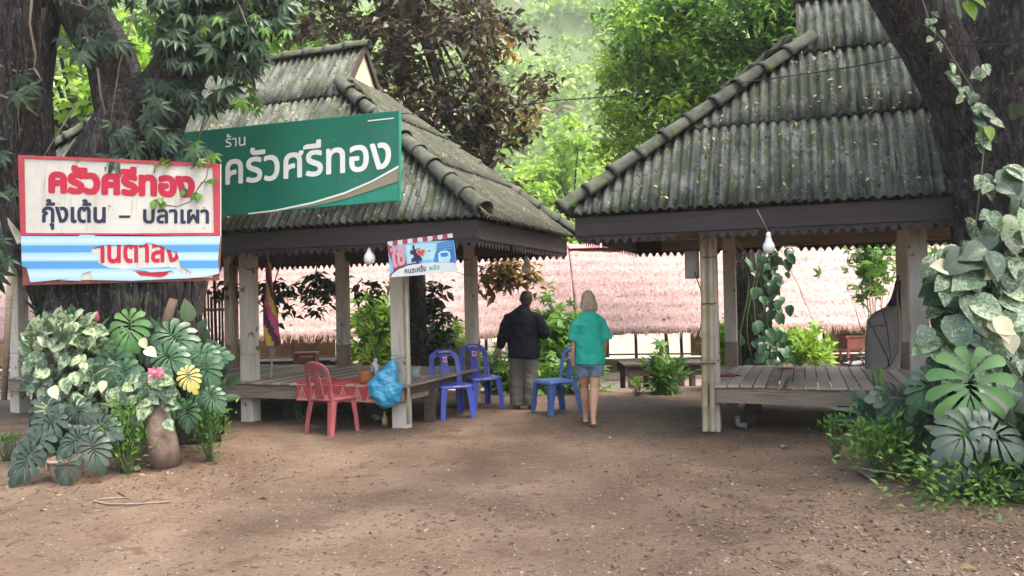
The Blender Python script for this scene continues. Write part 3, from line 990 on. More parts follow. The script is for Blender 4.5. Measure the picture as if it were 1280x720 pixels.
# ------------------------------------------------------------------ trees
def tree(name, label, base, trunk, r0, crown_specs, leafkey, bark='bark', nbr=14, sd=1, leaf_tpl=None, group=None):
    """trunk: list of (point, radius) in world space; crown_specs: list of dicts"""
    root = thing(name, label, 'tree', base, 0, group)
    o_ = Vector(base)
    mb = MB()
    mb.tube([Vector(p) - o_ for p, _ in trunk], [r_ for _, r_ in trunk], 14, jit=0.22, seed=sd)
    cc_all = []
    for cs_ in crown_specs:
        pos, cc = clumps(cs_['c'], cs_['r'], cs_['n'], cs_['per'], cs_['cr'], cs_.get('shell', 0.5), keep=cs_.get('keep'))
        n_ = len(pos)
        k = cs_.get('key', leafkey)
        dr = rdir(n_, -0.8, 0.25)
        leaves('crown', leaf_tpl or T_leaf(cs_.get('w', 0.45), 0.12, 0.18), pos - np.array(o_), dr, unrm(n_, 0.55), rng.uniform(0.65, 1.25, n_) * cs_['size'], M_[k], root)
        cc_all.append(cc)
    top = Vector(trunk[-1][0]) - o_
    mid = Vector(trunk[-2][0]) - o_
    cc = np.concatenate(cc_all)
    sel = cc[rng.choice(len(cc), min(nbr, len(cc)), replace=False)] - np.array(o_)
    branches(mb, top.lerp(mid, 0.3), sel, trunk[-1][1] * 0.55, 6, 0.12, sd)
    mb.build('trunk', M_[bark], root, True)
    return root


# brown leaved tree behind the left pavilion
t0 = P(524, 470, 13.6)
tb = [(Vector((t0.x, 13.6, -0.2)), 0.2), (P(522, 420, 13.6), 0.16), (P(520, 330, 13.6), 0.15), (P(508, 180, 13.6), 0.14), (P(499, 60, 13.6), 0.13), (P(506, -60, 13.6), 0.1)]
tree('brown_leaved_tree', 'dark brownish leaved tree rising behind the left pavilion', (t0.x, 13.6, 0), tb, .2,
     [dict(c=P(560, 90, 13.8), r=(1.75, 1.5, 2.2), n=105, per=46, cr=0.36, size=0.2, shell=0.3),
      dict(c=P(420, 10, 14.2), r=(1.7, 1.5, 1.4), n=60, per=34, cr=0.36, size=0.2, shell=0.2),
      dict(c=P(610, 250, 13.4), r=(0.75, 0.8, 0.8), n=20, per=40, cr=0.26, size=0.2, shell=0.1),
      dict(c=P(632, 345, 13.2), r=(0.65, 0.4, 0.36), n=15, per=26, cr=0.2, size=0.21, shell=0.1, key='leaf_yellow'),
      dict(c=P(625, 100, 13.6), r=(0.9, 0.8, 1.1), n=6, per=22, cr=0.25, size=0.2, shell=0.1, key='leaf_yellow'),
      dict(c=P(370, 365, 13.9), r=(1.5, 0.4, 0.35), n=24, per=30, cr=0.24, size=0.19, shell=0.1, key='leaf_dark'),
      dict(c=P(530, 400, 13.7), r=(0.5, 0.4, 0.7), n=22, per=30, cr=0.22, size=0.2, shell=0.1, key='leaf_dark')],
     'leaf_brown', nbr=26, sd=2)
# green tree behind the right pavilion with a creeper on its trunk
t0 = P(936, 460, 13.0)
tg = [(Vector((t0.x, 13.0, -0.2)), 0.3), (P(937, 400, 13.0), 0.27), (P(932, 330, 13.0), 0.26), (P(940, 250, 13.3), 0.24), (P(950, 150, 14.6), 0.2), (P(955, 60, 16.0), 0.14)]
tree('green_tree', 'tall bright green tree behind the right pavilion', (t0.x, 13.0, 0), tg, .3,
     [dict(c=P(912, 30, 16.2), r=(2.7, 2.6, 2.7), n=260, per=75, cr=0.5, size=0.19, shell=0.35, w=0.4),
      dict(c=P(822, 130, 15.6), r=(1.2, 1.5, 2.2), n=90, per=75, cr=0.42, size=0.17, shell=0.3, key='leaf_lime', w=0.4),
      dict(c=P(965, 60, 14.6), r=(1.5, 1.2, 2.0), n=80, per=70, cr=0.42, size=0.19, shell=0.3, w=0.4)],
     'leaf_green', nbr=22, sd=5)
cr = thing('creeper', 'dark leaved creeper climbing the trunk behind the right pavilion', 'climbing plant', P(940, 460, 12.7))
ps = np.array([P(rng.normal(960, 13), rng.uniform(300, 452), rng.uniform(12.5, 13.0)) for _ in range(170)])
leaves('leaves', T_HEART, ps - np.array(cr.location), np.array([(rng.normal(0, .6), rng.normal(-.3, .3), -1) for _ in ps]), np.array([(rng.normal(0, .4), -1, rng.uniform(0, .9)) for _ in ps]), rng.uniform(.1, .2, len(ps)), M_['monstera'], cr)
mb = MB()
for k in range(4):
    mb.tube([P(930 + 9 * k + 6 * math.sin(y * .04 + k), y, 12.66) - cr.location for y in range(455, 300, -20)], 0.015, 5)
mb.build('stem', M_['stem'], cr, True)
# lime trees beyond
for lab, cx, cy, Y, r_, tr_, key in (('lime green tree in front of the hillside between the roofs', 715, 250, 33, (3.4, 2.5, 3.2), 3.0, 'leaf_lime'),
                                     ('pale lime bushy tree low in the gap between the pavilions', 655, 320, 28, (2.6, 2, 1.6), 1.5, 'leaf_lime'),
                                     ('lime green tree seen through the fork of the dark left trunks', 95, 120, 17.5, (2.6, 2.0, 3.4), 2.5, 'leaf_lime'),
                                     ('fresh green tree behind the ridge of the left pavilion', 300, 30, 21, (3.6, 2.2, 2.8), 2.5, 'leaf_green'),
                                     ('green tree behind the huts seen over the right hut roof', 1130, 260, 30, (4.2, 2.5, 3.0), 2.5, 'leaf_green')):
    c = P(cx, cy, Y)
    tree('broadleaf_tree', lab, (c.x, Y, gz(c.x, Y)), [(Vector((c.x, Y, gz(c.x, Y) - 0.2)), 0.22), (Vector((c.x + .1, Y, c.z * 0.5)), 0.18), (Vector((c.x, Y, c.z)), 0.12)], .2,
         [dict(c=c, r=r_, n=70, per=70, cr=0.62, size=0.34, shell=0.3)], key, nbr=9, sd=cx)

# big dark tree on the left with two stems
YB = 9.15
b0 = Vector((P(165, 480, YB).x, YB, 0))
bt = thing('big_dark_tree', 'massive dark rooted tree with two stems behind the white sign', 'tree', b0)
mb = MB()


def rel(px, py, Y, o_):
    return P(px, py, Y) - o_


mb.tube([Vector((0, 0, -0.25)), rel(165, 470, YB, b0), rel(165, 400, YB, b0), rel(162, 330, YB, b0), rel(156, 260, YB, b0), rel(158, 205, YB, b0), rel(168, 160, YB, b0), rel(178, 120, YB, b0), rel(184, 95, YB, b0)],
        [(0.98, .8), (0.88, .72), (0.84, .66), (0.78, .6), (0.66, .55), (0.54, .5), (0.42, .42), (.34, .34), (.16, .16)], 26, jit=0.4, seed=3)
mb.tube([rel(100, 360, YB, b0), rel(60, 290, YB, b0), rel(30, 200, YB - .1, b0), rel(22, 110, YB - .1, b0), rel(32, 20, YB, b0), rel(55, -70, YB, b0)], [.46, .38, .33, .31, .34, .42], 18, jit=0.32, seed=6)
mb.tube([rel(165, 210, YB, b0), rel(158, 140, YB, b0), rel(135, 75, YB, b0), rel(106, 20, YB, b0), rel(75, -40, YB, b0), rel(60, -90, YB, b0)], [.36, .32, .29, .29, .32, .38], 18, jit=0.32, seed=8)
mb.tube([rel(165, 210, YB, b0), rel(200, 130, YB, b0), rel(240, 60, YB - .1, b0), rel(295, -30, YB - .2, b0), rel(350, -130, YB - .4, b0)], [.36, .32, .25, .22, .2], 16, jit=0.3, seed=9)
mb.build('trunk', M_['bark'], bt, True)
mb = MB()
for k in range(64):                                                     # roots clinging to the trunk and hanging down
    x = rng.uniform(72, 262)
    y0_, y1_ = rng.uniform(90, 300), rng.uniform(330, 470)
    if y0_ < 200:
        x = rng.uniform(140, 205)
        y0_ = max(y0_, 150)
    pts = []
    for i in range(7):
        y = y0_ + (y1_ - y0_) * i / 6
        d_ = max(0, 1 - ((x - 162) / 105) ** 2) ** 0.5
        pts.append(rel(x + 6 * math.sin(i * 1.3 + k) + rng.normal(0, 1.5), y, YB - (0.5 if y < 220 else 0.72) * d_ - 0.08, b0))
    mb.tube(pts, [rng.uniform(0.008, 0.026)] * 7, 5)
for k in range(10):
    x = rng.uniform(5, 55)
    mb.tube([rel(x + 5 * math.sin(i + k), 10 + 30 * i, YB - .42, b0) for i in range(7)], rng.uniform(.007, .016), 5)
mb.build('hanging_roots', M_['bark'], bt, True)
# looping vine stems on the left stem
mb = MB()
for pl in ([(40, -5), (37, 30), (45, 70), (43, 86), (22, 90), (-5, 80)], [(43, 86), (52, 100), (25, 118), (22, 150), (28, 190)], [(84, 2), (108, 10), (130, 6)], [(-3, 118), (25, 128), (48, 145)],
           [(122, 85), (126, 120), (134, 150)], [(180, 130), (183, 170), (190, 200)]):
    mb = MB()
    mb.tube([rel(x, y, YB - .47 + .02 * i, b0) for i, (x, y) in enumerate(pl)], 0.014, 6)
    mb.build('vine_stem', M_['vinestem'], bt, True)


def pxleaves(name, regs, tpl, size, Y, material, parent, down=1.0, jy=0.35):
    ps, n_ = [], 0
    for (x0, y0, x1, y1, cnt) in regs:
        for _ in range(cnt):
            cx_, cy_ = (x0 + x1) / 2, (y0 + y1) / 2
            a, q = rng.uniform(0, 2 * math.pi), math.sqrt(rng.uniform(0, 1))
            ps.append(P(cx_ + q * math.cos(a) * (x1 - x0) / 2, cy_ + q * math.sin(a) * (y1 - y0) / 2, Y + rng.uniform(-jy, jy)))
    ps = np.array(ps)
    n_ = len(ps)
    dr = np.stack([rng.normal(0, .55, n_), rng.normal(-.35, .35, n_), -rng.uniform(.3, 1.2, n_) * down], 1)
    nr = np.stack([rng.normal(0, .4, n_), -rng.uniform(.3, 1.0, n_), rng.uniform(.3, 1.1, n_)], 1)
    o_ = Vector(parent.location)
    return leaves(name, tpl, ps - np.array(o_), dr, nr, rng.uniform(.7, 1.25, n_) * size, material, parent), ps


vn = thing('leafy_vine', 'dark leafy vine draped over the big left tree above the signs', 'climbing plant', P(230, 120, 8.8))
_, vps = pxleaves('leaves', [(190, -70, 380, 50, 300), (190, 10, 330, 85, 120), (75, 25, 160, 75, 18), (185, 90, 235, 140, 20), (235, 85, 292, 140, 16), (120, 150, 180, 200, 14), (180, 130, 222, 190, 16),
                             (210, 175, 262, 212, 8), (-10, 90, 60, 130, 6), (60, -60, 200, 10, 60), (15, 215, 45, 245, 5), (-25, 170, 8, 250, 8), (-25, 290, 15, 350, 10), (285, 50, 335, 100, 20)],
                  T_PALM, 0.16, 8.55, M_['leaf_dark'], vn)
pxleaves('pale_leaves', [(292, 90, 335, 150, 10), (175, 30, 190, 50, 3), (235, 165, 270, 205, 6), (255, 0, 370, 60, 24)], T_PALM, 0.12, 8.5, M_['leaf_green'], vn)
mb = MB()
for k in range(26):
    i = rng.integers(len(vps))
    e_ = Vector(vps[i]) - Vector(vn.location)
    s_ = e_ + Vector((rng.normal(0, .35), rng.uniform(0, .3), rng.uniform(.5, 1.3)))
    mb.tube([s_, s_.lerp(e_, .5) + Vector((rng.normal(0, .06), -.05, 0)), e_], [.012, .008, .004], 5)
mb.build('stem', M_['vinestem'], vn, True)
tw = thing('thin_vine', 'thin trailing vine hanging over the right end of the white sign', 'climbing plant', P(250, 215, 8.2))
mb = MB()
for pl in ([(262, 200), (258, 222), (246, 238), (238, 252), (222, 258), (205, 256), (192, 250)], [(246, 238), (252, 228), (264, 225)], [(190, 200), (194, 208), (193, 216)], [(200, 252), (198, 246)], [(205, 256), (203, 245)]):
    mb.tube([P(x, y, 8.32) - Vector(tw.location) for x, y in pl], .006, 5)
mb.build('stem', M_['vinestem'], tw, True)
pxleaves('leaves', [(190, 248, 208, 256, 4), (240, 240, 256, 250, 5), (258, 222, 268, 228, 3), (190, 196, 215, 206, 5), (225, 236, 245, 240, 2)], T_HEART, .075, 8.3, M_['leaf_green'], tw, jy=.03)

# leaning dark tree on the right
YR = 7.7
r0_ = Vector((P(1275, 560, YR).x, YR, 0))
rt = thing('leaning_dark_tree', 'thick dark forked tree at the right with variegated climbers', 'tree', r0_)
mb = MB()
mb.tube([Vector((0.05, 0, -.25)), rel(1278, 500, YR, r0_), rel(1276, 400, YR, r0_), rel(1270, 300, YR, r0_), rel(1262, 220, YR, r0_), rel(1256, 150, YR, r0_), rel(1275, 60, YR, r0_), rel(1305, -40, YR, r0_), rel(1330, -160, YR, r0_)],
        [.66, .56, .5, .49, .5, .58, .62, .55, .4], 22, jit=.25, seed=4)
mb.tube([rel(1245, 230, YR, r0_), rel(1212, 140, YR - .05, r0_), rel(1168, 60, YR - .1, r0_), rel(1122, -20, YR - .2, r0_), rel(1070, -120, YR - .4, r0_)], [.32, .3, .27, .26, .22], 18, jit=.2, seed=12)
mb.build('trunk', M_['bark'], rt, True)

# overhead crowns of both big trees and one behind: they shade the yard
for o_, c, r_, n_ in ((bt, (-5.2, 5.6, 9.3), (5.4, 5.6, 2.0), 120), (rt, (5.6, 4.6, 9.0), (5.4, 5.6, 2.0), 120)):
    pos, cc = clumps(c, r_, n_, 60, .7, .2)
    q = len(pos)
    leaves('crown', T_leaf(.5, .12, .2), pos - np.array(o_.location), rdir(q, -.8, .2), unrm(q), rng.uniform(.2, .36, q), M_['leaf_green'], o_)
    mb = MB()
    top = Vector((c[0], c[1], c[2] - 1.6)) - Vector(o_.location)
    st = rel(60, -80, YB, b0) if o_ is bt else rel(1330, -160, YR, r0_)
    mb.tube([st, st.lerp(top, .5) + Vector((0, 0, .5)), top], [.36, .3, .2], 10, jit=.2)
    branches(mb, top, cc[::9] - np.array(o_.location), .12, 6)
    mb.build('limbs', M_['bark'], o_, True)

# ------------------------------------------------------------------ signs
from mathutils.geometry import tessellate_polygon


def glyph_loops(body):
    c = bpy.data.curves.new('t', 'FONT')
    c.body = body
    c.size = 1.0
    o = bpy.data.objects.new('t', c)
    COL.objects.link(o)
    dg = bpy.context.evaluated_depsgraph_get()
    cu = o.to_curve(dg)
    loops = []
    for s in cu.splines:
        pts = []
        if s.type == 'BEZIER':
            bp = s.bezier_points
            for i in range(len(bp)):
                a, b = bp[i], bp[(i + 1) % len(bp)]
                if a.handle_right_type == 'VECTOR' and b.handle_left_type == 'VECTOR':
                    pts.append(a.co.xy.copy()); continue
                for k in range(5):
                    t = k / 5
                    pts.append((a.co * (1 - t) ** 3 + a.handle_right * 3 * t * (1 - t) ** 2 + b.handle_left * 3 * t * t * (1 - t) + b.co * t ** 3).xy)
        else:
            pts = [p.co.xy.copy() for p in s.points]
        q = []
        for p in pts:
            if not q or (p - q[-1]).length > 1e-4:
                q.append(p)
        if len(q) > 2 and (q[0] - q[-1]).length < 1e-4:
            q.pop()
        if len(q) > 2:
            loops.append(q)
    o.to_curve_clear()
    bpy.data.objects.remove(o)
    bpy.data.curves.remove(c)
    return loops


def area(q):
    return 0.5 * sum(q[i].x * q[(i + 1) % len(q)].y - q[(i + 1) % len(q)].x * q[i].y for i in range(len(q)))


def inside(p, q):
    r_ = False
    for i in range(len(q)):
        a, b = q[i], q[(i + 1) % len(q)]
        if (a.y > p.y) != (b.y > p.y) and p.x < (b.x - a.x) * (p.y - a.y) / (b.y - a.y) + a.x:
            r_ = not r_
    return r_


def fatten(q, d):
    if not d:
        return q
    out, n_ = [], len(q)
    for i in range(n_):
        a, b, c = q[i - 1], q[i], q[(i + 1) % n_]
        e1, e2 = (b - a), (c - b)
        if e1.length < 1e-6 or e2.length < 1e-6:
            out.append(b); continue
        n1, n2 = Vector((e1.y, -e1.x)).normalized(), Vector((e2.y, -e2.x)).normalized()
        m = n1 + n2
        if m.length < 0.35:
            m = n1
        m.normalize()
        out.append(b + m * d / max(0.6, m.dot(n1)))
    return out


def lettering(body, corner, right, top, mats, parent, bold=0.0, clear=0.004, shear=None, name='lettering', warp=None):
    """text fitted to a parallelogram: corner (lower left), right (lower right) and top (upper left) in the local xz plane of a board"""
    loops = glyph_loops(body)
    x0 = min(p.x for q in loops for p in q); x1 = max(p.x for q in loops for p in q)
    y0 = min(p.y for q in loops for p in q); y1 = max(p.y for q in loops for p in q)
    c, rr, tt = Vector(corner), Vector(right), Vector(top)
    nr_ = 130
    dy = (y1 - y0 + 2 * bold) / nr_
    base = []
    ysc = [y0 - bold + dy * (k + .5) for k in range(nr_)]
    for y in ysc:                                       # scan line fill, non-zero winding
        cr_ = []
        for q in loops:
            for i in range(len(q)):
                a, b_ = q[i], q[(i + 1) % len(q)]
                if (a.y > y) != (b_.y > y):
                    cr_.append((a.x + (y - a.y) / (b_.y - a.y) * (b_.x - a.x), 1 if b_.y > a.y else -1))
        cr_.sort()
        wn, st, runs = 0, None, []
        for x, sg in cr_:
            if wn == 0:
                st = x
            wn += sg
            if wn == 0 and x > st:
                runs.append((st, x))
        base.append(runs)
    mb = MB()
    kk = int(bold / dy) if bold else 0
    for k, y in enumerate(ysc):
        allr = []
        for d_ in range(-kk, kk + 1):
            if 0 <= k + d_ < nr_:
                e_ = math.sqrt(max(0, bold * bold - (d_ * dy) ** 2))
                allr += [(a - e_, b_ + e_) for a, b_ in base[k + d_]]
        allr.sort()
        mer = []
        for a, b_ in allr:
            if mer and a <= mer[-1][1]:
                mer[-1][1] = max(mer[-1][1], b_)
            else:
                mer.append([a, b_])
        for a, b_ in mer:
            pts = []
            for x, yy in ((a, y - dy / 2), (b_, y - dy / 2), (b_, y + dy / 2), (a, y + dy / 2)):
                u, v = (x - x0 + bold) / (x1 - x0 + 2 * bold), (yy - y0 + bold) / (y1 - y0 + 2 * bold)
                g = c + (rr - c) * u + (tt - c) * v
                pts.append((g.x, -clear, g.y))
            mb.add(pts, [(0, 1, 2, 3)])
    return mb.build(name, mats, parent)


class Board:
    """a flat board whose front (-y local) is seen at given photo corners and depths"""

    def __init__(self, name, label, cat, tl, tr, bl, Y0, Y1, group=None):
        a, b = P(*tl, Y0), P(*tr, Y1)
        x = (b - a).normalized()
        y = Vector((0, 0, 1)).cross(x).normalized()
        # the board stays upright across its width: z follows the photo edge only in the board plane
        z = x.cross(y).normalized()
        self.M = Matrix((x, y, z)).transposed()
        self.o = thing(name, label, cat, (0, 0, 0), 0, group)
        self.org = a
        self.o.matrix_world = Matrix.Translation(a) @ self.M.to_4x4()
        self.n = y

    def loc(self, px, py):
        d = CM @ Vector(((px - 640) / F, (360 - py) / F, -1))
        t = (self.org - C0).dot(self.n) / d.dot(self.n)
        q = self.M.transposed() @ (C0 + d * t - self.org)
        return Vector((q.x, q.z))

    def poly(self, name, pxs, m, y0=0.0, th=0.0, holes=None, raw=False):
        pts = [self.loc(*p) for p in pxs]
        polys = [pts] + [[self.loc(*p) for p in h] for h in (holes or [])]
        tri = tessellate_polygon([[Vector((p.x, p.y, 0)) for p in pl] for pl in polys])
        flat = [p for pl in polys for p in pl]
        mb = MB()
        k = len(flat)
        mb.add([(p.x, y0, p.y) for p in flat], tri)
        if th:
            mb.add([(p.x, y0 + th, p.y) for p in flat], [t[::-1] for t in tri])
            s = 0
            for pl in polys:
                for i in range(len(pl)):
                    a, b = s + i, s + (i + 1) % len(pl)
                    mb.f.append((a, b, b + k, a + k)); mb.m.append(0)
                s += len(pl)
        return mb.build(name, m, self.o)


def zp(x, y):                               # pixels of the 4x enlargement of the white sign
    return (15 + x / 4, 185 + y / 4)


YS = 8.32
b = Board('painted_sign', 'white painted sign with red frame and big red Thai lettering on the tree', 'sign', (24, 194), (274, 205), (27, 294), YS, YS)
b.poly('board', [zp(33, 36), zp(330, 47), zp(700, 64), zp(1042, 80), zp(1042, 441), zp(600, 436), zp(46, 437)], M_['white_paint'], 0, 0.025)
b.poly('painted_frame', [zp(33, 36), zp(330, 47), zp(700, 64), zp(1042, 80), zp(1042, 441), zp(600, 436), zp(46, 437)], M_['red_paint'], -0.012, 0.01,
       [[zp(62, 52), zp(330, 62), zp(700, 80), zp(1006, 95), zp(1012, 424), zp(600, 427), zp(70, 425)]])


def fit(b, body, ll, lr, ul, mats, bold, **k):
    return lettering(body, b.loc(*ll), b.loc(*lr), b.loc(*ul), mats, b.o, bold, **k)


fit(b, 'ครัวศรีทอง', zp(182, 228), zp(916, 252), zp(182, 78), M_['red_letter'], 0.06, name='red_lettering')
fit(b, 'กุ้งเต้น', zp(150, 408), zp(470, 410), zp(150, 254), M_['navy_letter'], 0.03, name='navy_lettering')
fit(b, '–', zp(536, 349), zp(592, 349), zp(536, 337), M_['navy_letter'], 0.0, name='dash')
fit(b, 'ปลาเผา', zp(656, 378), zp(986, 380), zp(656, 282), M_['navy_letter'], 0.03, name='navy_lettering')

b = Board('torn_sign', 'torn blue striped poster on a board showing red Thai letters underneath', 'sign', (27, 295), (276, 294), (30, 355), YS - .02, YS - .02)
b.poly('board', [zp(46, 440), zp(1043, 440), zp(1032, 655), zp(1025, 662), zp(50, 686)], M_['wood_edge'], 0.012, 0.02)
b.poly('white_ground', [zp(390, 475), zp(840, 470), zp(1010, 620), zp(1000, 648), zp(240, 662), zp(250, 600)], M_['white_paint'], 0.004, 0.005)
fit(b, 'านตาลง', zp(412, 578), zp(838, 572), zp(412, 478), M_['red_letter'], 0.03, clear=-0.001)
b.poly('tan_patch', [zp(600, 610), zp(815, 598), zp(822, 612), zp(640, 622)], M_['olive'], 0.001, 0.002)
b.poly('red_patch', [zp(612, 620), zp(700, 622), zp(790, 612), zp(772, 636), zp(740, 646), zp(640, 636)], M_['red_letter'], 0.0005, 0.002)
sm = bpy.data.materials.new('blue striped poster paper')
sm.use_nodes = True
n = sm.node_tree
tc = n.nodes.new('ShaderNodeTexCoord'); sx = n.nodes.new('ShaderNodeSeparateXYZ'); rp = n.nodes.new('ShaderNodeValToRGB')
nz = n.nodes.new('ShaderNodeTexNoise'); nz.inputs['Scale'].default_value = 3
ma = n.nodes.new('ShaderNodeMath'); ma.operation = 'MULTIPLY_ADD'; ma.inputs[1].default_value = -1 / 0.47; ma.inputs[2].default_value = 0.0
n.links.new(tc.outputs['Object'], sx.inputs[0]); n.links.new(sx.outputs['Z'], ma.inputs[0]); n.links.new(ma.outputs[0], rp.inputs[0])
lt, md, pl_ = (0.27, 0.46, 0.6), (0.06, 0.25, 0.5), (0.42, 0.55, 0.63)
stops = [(0.0, lt), (0.1, pl_), (0.2, lt), (0.22, md), (0.36, md), (0.38, lt), (0.5, pl_), (0.55, lt), (0.57, md), (0.72, md), (0.74, lt), (0.85, pl_), (1.0, lt)]
el = rp.color_ramp.elements
while len(el) < len(stops):
    el.new(0.5)
for e, (p, c) in zip(el, stops):
    e.position = p; e.color = (*c, 1)
n.links.new(rp.outputs[0], n.nodes['Principled BSDF'].inputs['Base Color'])
n.nodes['Principled BSDF'].inputs['Roughness'].default_value = 0.35


def jag(pts, k=3, a=3.0):
    out = []
    for i in range(len(pts)):
        p, q = pts[i], pts[(i + 1) % len(pts)]
        for j in range(k):
            t = j / k
            out.append((p[0] + (q[0] - p[0]) * t + (rng.normal(0, a) if j else 0), p[1] + (q[1] - p[1]) * t + (rng.normal(0, a) if j else 0)))
    return out


hole1 = [zp(*p) for p in jag([(392, 502), (470, 484), (560, 488), (640, 486), (700, 478), (742, 486), (770, 508), (826, 520), (836, 560), (846, 590), (900, 622), (893, 640), (850, 634), (838, 606), (810, 600), (720, 598), (590, 602), (500, 600), (448, 582), (428, 570), (440, 540), (405, 526)])]
hole2 = [zp(*p) for p in jag([(600, 612), (700, 622), (800, 612), (818, 626), (780, 646), (690, 650), (640, 640)])]
b.poly('torn_poster', [zp(*p) for p in [(46, 440), (330, 441), (345, 434), (410, 435), (420, 441), (700, 443), (1043, 441), (1030, 560), (1036, 628), (980, 642), (880, 652), (760, 656), (600, 664), (400, 660), (395, 616), (350, 628), (345, 664), (262, 662), (290, 645), (260, 655), (140, 668), (92, 672), (75, 600), (50, 590)]],
       sm, -0.004, 0.002, [hole1, hole2])

# green shop sign in front of the left pavilion roof
b = Board('shop_sign', 'large green shop sign with white Thai lettering in front of the left roof', 'sign', (215, 170), (498, 140), (215, 274), (lp(-2.55, -0.78, 3)).y, (lp(0.37, -0.78, 3)).y)
b.poly('panel', [(215, 168), (498, 139), (498.5, 250), (215, 274)], M_['green_sign'], 0, 0.04)
b.poly('frame', [(214, 167), (499, 138), (499.5, 251), (214, 275)], M_['green_light'], 0.001, 0.05, [[(217, 170), (496.5, 141.5), (496.5, 248.5), (217, 271.5)]])
lo = [(310, 268 - .0), (345, 264), (390, 255), (430, 243), (465, 228), (498, 210)]
up_ = [(498, 207), (465, 225.5), (430, 240.5), (390, 252.5), (345, 262), (310, 266.5)]
b.poly('white_swoosh', lo + up_, M_['white_letter'], -0.003, 0.002)
b.poly('olive_band', [(345, 264.6), (390, 256), (430, 244), (465, 229), (498, 211), (498, 226), (470, 236), (430, 249), (390, 258), (360, 262)], M_['olive'], -0.003, 0.002)
b.poly('green_band', [(390, 260), (430, 251), (470, 239), (498, 229), (498, 249.5), (400, 259)], M_['green_light'], -0.003, 0.002)
b.poly('pale_edge_stroke', [(460, 150.5), (492, 147), (492, 148.3), (460, 152)], M_['white_letter'], -0.003, 0.002)
fit(b, 'ครัวศรีทอง', (282, 232), (489, 211), (282, 188), M_['white_letter'], 0.02)
fit(b, 'ร้าน', (282, 184.5), (307, 182), (282, 168), M_['white_letter'], 0.008)
mb = MB()
w_ = b.loc(498, 140).x
for x in (0.4, w_ - 0.35):
    mb.beam((x, 0.06, -0.98), (x, 0.06, -0.02), 0.04, 0.04, up=(0, 1, 0))
    mb.beam((x, 0.07, -0.2), (x, 0.42, -0.2), 0.03, 0.03)
mb.build('bracket', M_['steel'], b.o)


# small banner tied between two posts
def zb(x, y):
    return (475 + x / 9.6, 280 + y / 9.6)


M_['ban_blue'] = plain('sky blue banner print', (0.22, 0.5, 0.68), 0.35, 0.2, 6)
M_['ban_deep'] = plain('deep blue banner print', (0.05, 0.17, 0.48), 0.35, 0.2, 6)
M_['ban_cyan'] = plain('pale cyan banner print', (0.42, 0.68, 0.72), 0.35, 0.12)
M_['ban_white'] = plain('white banner print', (0.62, 0.66, 0.68), 0.35, 0.06)
M_['ban_red'] = plain('dull red banner print', (0.38, 0.05, 0.08), 0.4, 0.1)
M_['ban_heart'] = plain('red heart print', (0.6, 0.06, 0.05), 0.4, 0.1)
M_['ban_pink'] = plain('pink banner print', (0.6, 0.33, 0.38), 0.4, 0.1)
M_['ban_navy'] = plain('dark navy banner print', (0.03, 0.022, 0.06), 0.4, 0.1)
M_['ban_green'] = plain('green banner print', (0.05, 0.4, 0.2), 0.4, 0.1)
b = Board('promotion_banner', 'small blue banner with red striped awning, puzzle piece and heart tied to the post', 'banner', (484, 303), (569, 291), (487, 347), 9.33, 9.05)
b.poly('banner_sheet', [zb(88, 212), zb(868, 112), zb(900, 300), zb(925, 570), zb(500, 612), zb(125, 640)], M_['ban_blue'], 0, 0.006)
b.poly('deep_blue_area', [zb(690, 232), zb(876, 188), zb(912, 468), zb(830, 462), zb(640, 458), zb(660, 380), zb(690, 300)], M_['ban_deep'], -0.002, 0.001)
b.poly('glow_area', [zb(310, 260), zb(480, 232), zb(680, 232), zb(660, 330), zb(640, 420), zb(480, 440), zb(330, 470), zb(320, 360)], M_['ban_cyan'], -0.001, 0.001)
for i in range(13):
    t0_, t1_ = i / 13, (i + 1) / 13
    xa, xb = 92 + 778 * t0_, 92 + 778 * t1_
    ya, yb = 212 - 100 * t0_, 212 - 100 * t1_
    b.poly('awning_stripe', [zb(xa, ya), zb(xb, yb), zb(xb + 3, yb + 46), zb((xa + xb) / 2 + 3, yb + 64), zb(xa + 3, ya + 46)], M_['ban_red' if i % 2 else 'ban_white'], -0.004, 0.001)
b.poly('white_curve', [zb(122, 640), zb(160, 590), zb(230, 540), zb(340, 498), zb(480, 474), zb(640, 462), zb(830, 460), zb(918, 470), zb(925, 570), zb(500, 612)], M_['ban_white'], -0.0045, 0.001)
b.poly('navy_curve', [zb(118, 622), zb(160, 570), zb(230, 522), zb(340, 482), zb(500, 458), zb(500, 468), zb(340, 496), zb(230, 538), zb(160, 588), zb(122, 638)], M_['ban_navy'], -0.005, 0.001)
b.poly('ribbon_patch', [zb(92, 240), zb(180, 300), zb(300, 380), zb(325, 480), zb(240, 525), zb(165, 562), zb(150, 450), zb(100, 330)], M_['ban_red'], -0.0045, 0.001)
fit(b, 'ใช้', zb(150, 540), zb(318, 480), zb(122, 290), M_['ban_pink'], 0.05, clear=0.007)
pz = [(362, 320), (392, 312), (392, 286), (388, 264), (402, 252), (418, 262), (416, 286), (418, 302), (480, 290), (486, 330), (520, 330), (530, 370), (490, 400), (510, 416), (505, 442), (470, 440), (470, 470), (456, 482), (440, 470), (438, 448), (380, 456), (378, 420), (408, 400), (404, 370), (366, 362)]
b.poly('puzzle_piece', [zb(*p) for p in pz], M_['ban_navy'], -0.006, 0.001)
ht, hw_ = [], []
for i in range(28):
    t = 2 * math.pi * i / 28
    hx_, hy_ = 16 * math.sin(t) ** 3, 13 * math.cos(t) - 5 * math.cos(2 * t) - 2 * math.cos(3 * t) - math.cos(4 * t)
    ht.append(zb(493 + hx_ * 2.6, 342 - hy_ * 2.6)); hw_.append(zb(493 + hx_ * 3.5, 341 - hy_ * 3.5))
b.poly('heart_rim', hw_, M_['ban_pink'], -0.0072, 0.001)
b.poly('heart', ht, M_['ban_heart'], -0.0085, 0.001)
